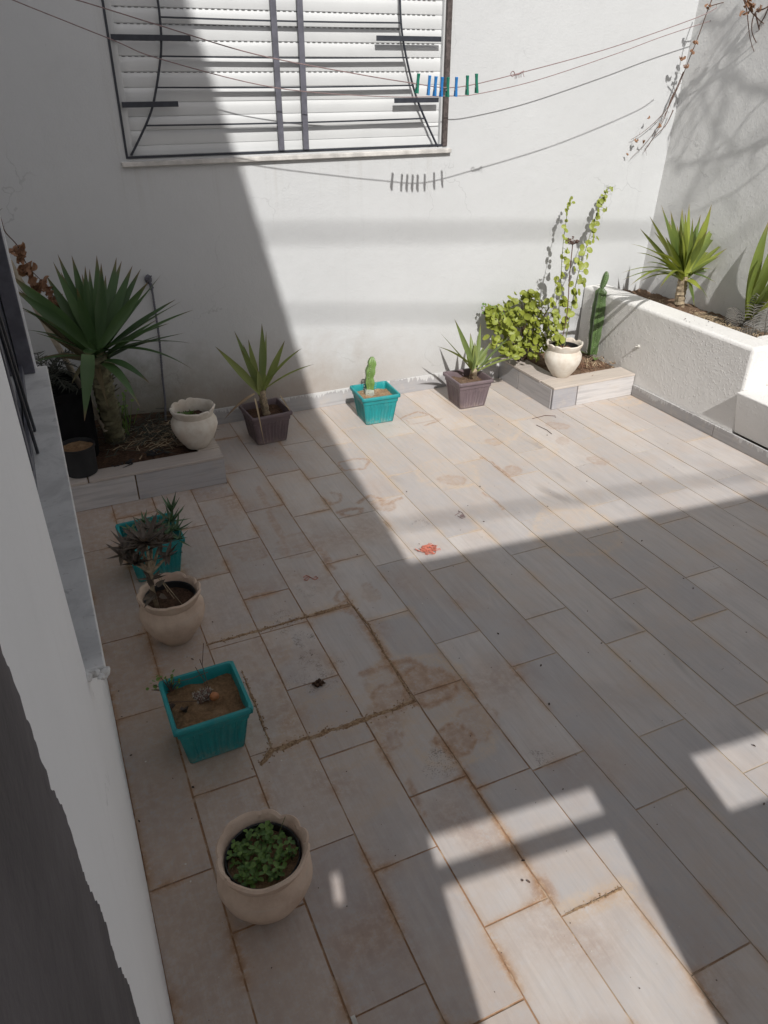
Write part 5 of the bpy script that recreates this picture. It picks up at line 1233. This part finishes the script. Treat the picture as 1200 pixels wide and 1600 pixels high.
a = PY(166, 673, 3.52); b_ = PY(14, 408, 3.62); m = MB(); n = 30; m.tube([a.lerp(b_, k / n) for k in range(n + 1)], [.0125 * (1.12 if k % 6 == 0 else 1) for k in range(n + 1)], 10); W(m, 'cane', 'bamboo', sk_)

def vine(name, label, runs, leaves, mats=('twig', 'dry_leaf'), cat='vine', loc=None, r_=.003, lsz=(.012, .02)):
    t = thing(name, label, cat, loc); m = MB(); lf = MB()
    for P_ in runs:
        n = len(P_); m.tube(P_, [r_ * (1 - .7 * k / n) for k in range(n)], 6)
        for k in range(2, n, 4):
            if rnd.random() < .6: e = P_[k] + Vector((rnd.uniform(-.03, .03), rnd.uniform(-.01, .01), rnd.uniform(-.035, .02))); m.tube([P_[k], e], [.0011, .0005], 4, False)
    for p, n, s_ in leaves:
        for _ in range(n):
            q = p + Vector((rnd.gauss(0, s_), rnd.gauss(0, s_ * .7), rnd.gauss(0, s_))); lf.crumple(q, rnd.uniform(*lsz), rnd.random())
    W(m, 'stem', mats[0], t); W(lf, 'dry_leaves', mats[1], t)
    return t
vine('dry_vine', 'dried vine with brown curled leaves hanging at the left behind big yucca', [spl([(-20,310,3.5),(0,340,3.5),(8,362,3.5),(28,385,3.5),(45,418,3.5),(75,450,3.5),(100,490,3.48),(112,512,3.46)])],
     [(PY(27,392,3.49), 9, .012), (PY(33,398,3.49), 6, .012), (PY(38,410,3.49), 8, .012), (PY(42,425,3.49), 8, .012), (PY(52,437,3.49), 9, .012), (PY(62,450,3.49), 7, .010), (PY(66,438,3.49), 5, .012), (PY(80,458,3.48), 7, .012), (PY(88,468,3.48), 7, .010), (PY(95,478,3.48), 6, .009), (PY(103,495,3.47), 4, .008)], loc=PY(28,385,3.5), lsz=(.010, .018))
hv = [spl([(1125,-30,3.66),(1108,10,3.68),(1090,60,3.72),(1077,92,3.75),(1062,130,3.78),(1046,165,3.80),(1030,195,3.81),(1010,222,3.82),(985,248,3.83)]), spl([(1068,112,3.78),(1056,140,3.79),(1043,168,3.80),(1026,188,3.81),(1004,207,3.82),(986,218,3.83)]), spl([(1108,10,3.68),(1125,5,3.67),(1145,0,3.66),(1165,-12,3.66)]), spl([(1058,138,3.79),(1048,155,3.8),(1040,180,3.81),(1030,200,3.82),(1012,230,3.83)]), spl([(1052,172,3.8),(1040,196,3.81),(1022,214,3.82),(1006,238,3.83)])]
vine('hanging_vine', 'thin nearly bare vine hanging into the right corner above the climber', hv,
     [(PY(1087,66,3.72), 5, .006), (PY(1080,82,3.73), 5, .006), (PY(1066,92,3.74), 5, .006), (PY(1071,104,3.76), 4, .006), (PY(996,219,3.80), 3, .007), (PY(1012,182,3.8), 1, .004), (PY(1005,222,3.8), 1, .004), (PY(1030,198,3.8), 2, .006), (PY(1108,10,3.67), 4, .008), (PY(980,242,3.82), 1, .004)], loc=PY(1108,10,3.68), r_=.0030, lsz=(.006, .011))
vine('creeper', 'dry tangled creeper stems hanging at the top right in front of side wall', [spl([(1240,-30,3.28),(1200,10,3.33),(1180,20,3.38),(1175,50,3.38),(1190,85,3.38),(1188,110,3.38),(1180,140,3.38)]), spl([(1160,-20,3.38),(1168,10,3.38),(1185,30,3.38),(1205,50,3.33),(1215,100,3.28)]), spl([(1180,20,3.38),(1190,60,3.38),(1200,95,3.36),(1200,130,3.34)]), spl([(1150,-20,3.38),(1165,8,3.38),(1172,60,3.38),(1182,90,3.38)]), spl([(1210,-10,3.28),(1195,25,3.33),(1186,45,3.38),(1195,80,3.38)])],
     [(PY(1166,8,3.38), 7, .012), (PY(1175,8,3.38), 6, .012), (PY(1188,48,3.38), 3, .01), (PY(1186,12,3.38), 3, .01), (PY(1190,98,3.38), 2, .006), (PY(1165,20,3.38), 3, .006)], loc=PY(1180,20,3.38), r_=.004, lsz=(.006, .012))
# branches of the same climbing growth above, out of frame, whose shadow falls on the side wall
def wallshadow(y, z, s): 
    d = SUN / SUN.y; w = Vector((xr(z), y, z)); return w - d * s
bt = thing('overhead_branches', 'bare woody creeper branches above the raised planter', 'creeper', (2.9, 1.6, 2.6)); m = MB()
rb = random.Random(21)
def wp(px, py):
    d = ray(px, py); t = 3.565 / d.x
    for _ in range(4): z = (CAM + d * t).z; t = xr(z) / d.x
    return CAM + d * t
B = [([(1200,20),(1165,60),(1140,110),(1120,200),(1085,290),(1040,400)], .012, 1.5), ([(1240,150),(1190,142),(1160,135),(1150,115),(1110,122),(1070,170),(1035,230)], .014, 1.6), ([(1200,225),(1160,235),(1110,250),(1070,258),(1045,250)], .012, 1.6), ([(1180,0),(1130,60),(1080,140),(1045,210)], .006, 1.4), ([(1130,30),(1125,50),(1140,60),(1142,80),(1120,150),(1085,200),(1055,260)], .007, 1.45), ([(1240,120),(1180,170),(1140,220),(1090,250)], .007, 1.5), ([(1230,200),(1150,240),(1100,175),(1085,110)], .006, 1.5), ([(1160,20),(1120,90),(1100,150),(1060,215)], .005, 1.4), ([(1100,30),(1115,38),(1135,35),(1150,10)], .014, 1.35), ([(1210,250),(1150,300),(1090,330),(1050,345)], .007, 1.7)]
for pl_, r_, s_ in B:
    q = [wp(*a) for a in pl_]; P_ = []
    for i in range(len(q) - 1):
        for k in range(5): P_.append(q[i].lerp(q[i + 1], k / 5) + Vector((0, rb.uniform(-.006, .006), rb.uniform(-.006, .006))))
    P_.append(q[-1]); sv = max(.9, (2.38 - min(p.z for p in P_)) / .92); P_ = [p - SUN / SUN.y * sv for p in P_]; m.tube(P_, [r_ * .62 * (1 - .5 * k / len(P_)) for k in range(len(P_))], 7)
    for k in range(3, len(P_), 3):
        e = P_[k] + Vector((0, rb.uniform(-.10, .10), rb.uniform(-.16, .03))); m.tube([P_[k], (P_[k] + e) / 2 + Vector((0, rb.uniform(-.02, .02), 0)), e], [.0028, .002, .001], 5, False)
W(m, 'branches', 'twig', bt)
# small pale plastic strip at the bottom edge
m = MB(); p = PZ(551, 1590, .004); m.box((p.x - .004, p.y - .05, .001), (p.x + .006, p.y + .004, .004)); tag(m.build('plastic_strip', 'pale_bit', origin=p, bevel=.001), 'pale plastic strip on the floor at the bottom edge', 'plastic strip')
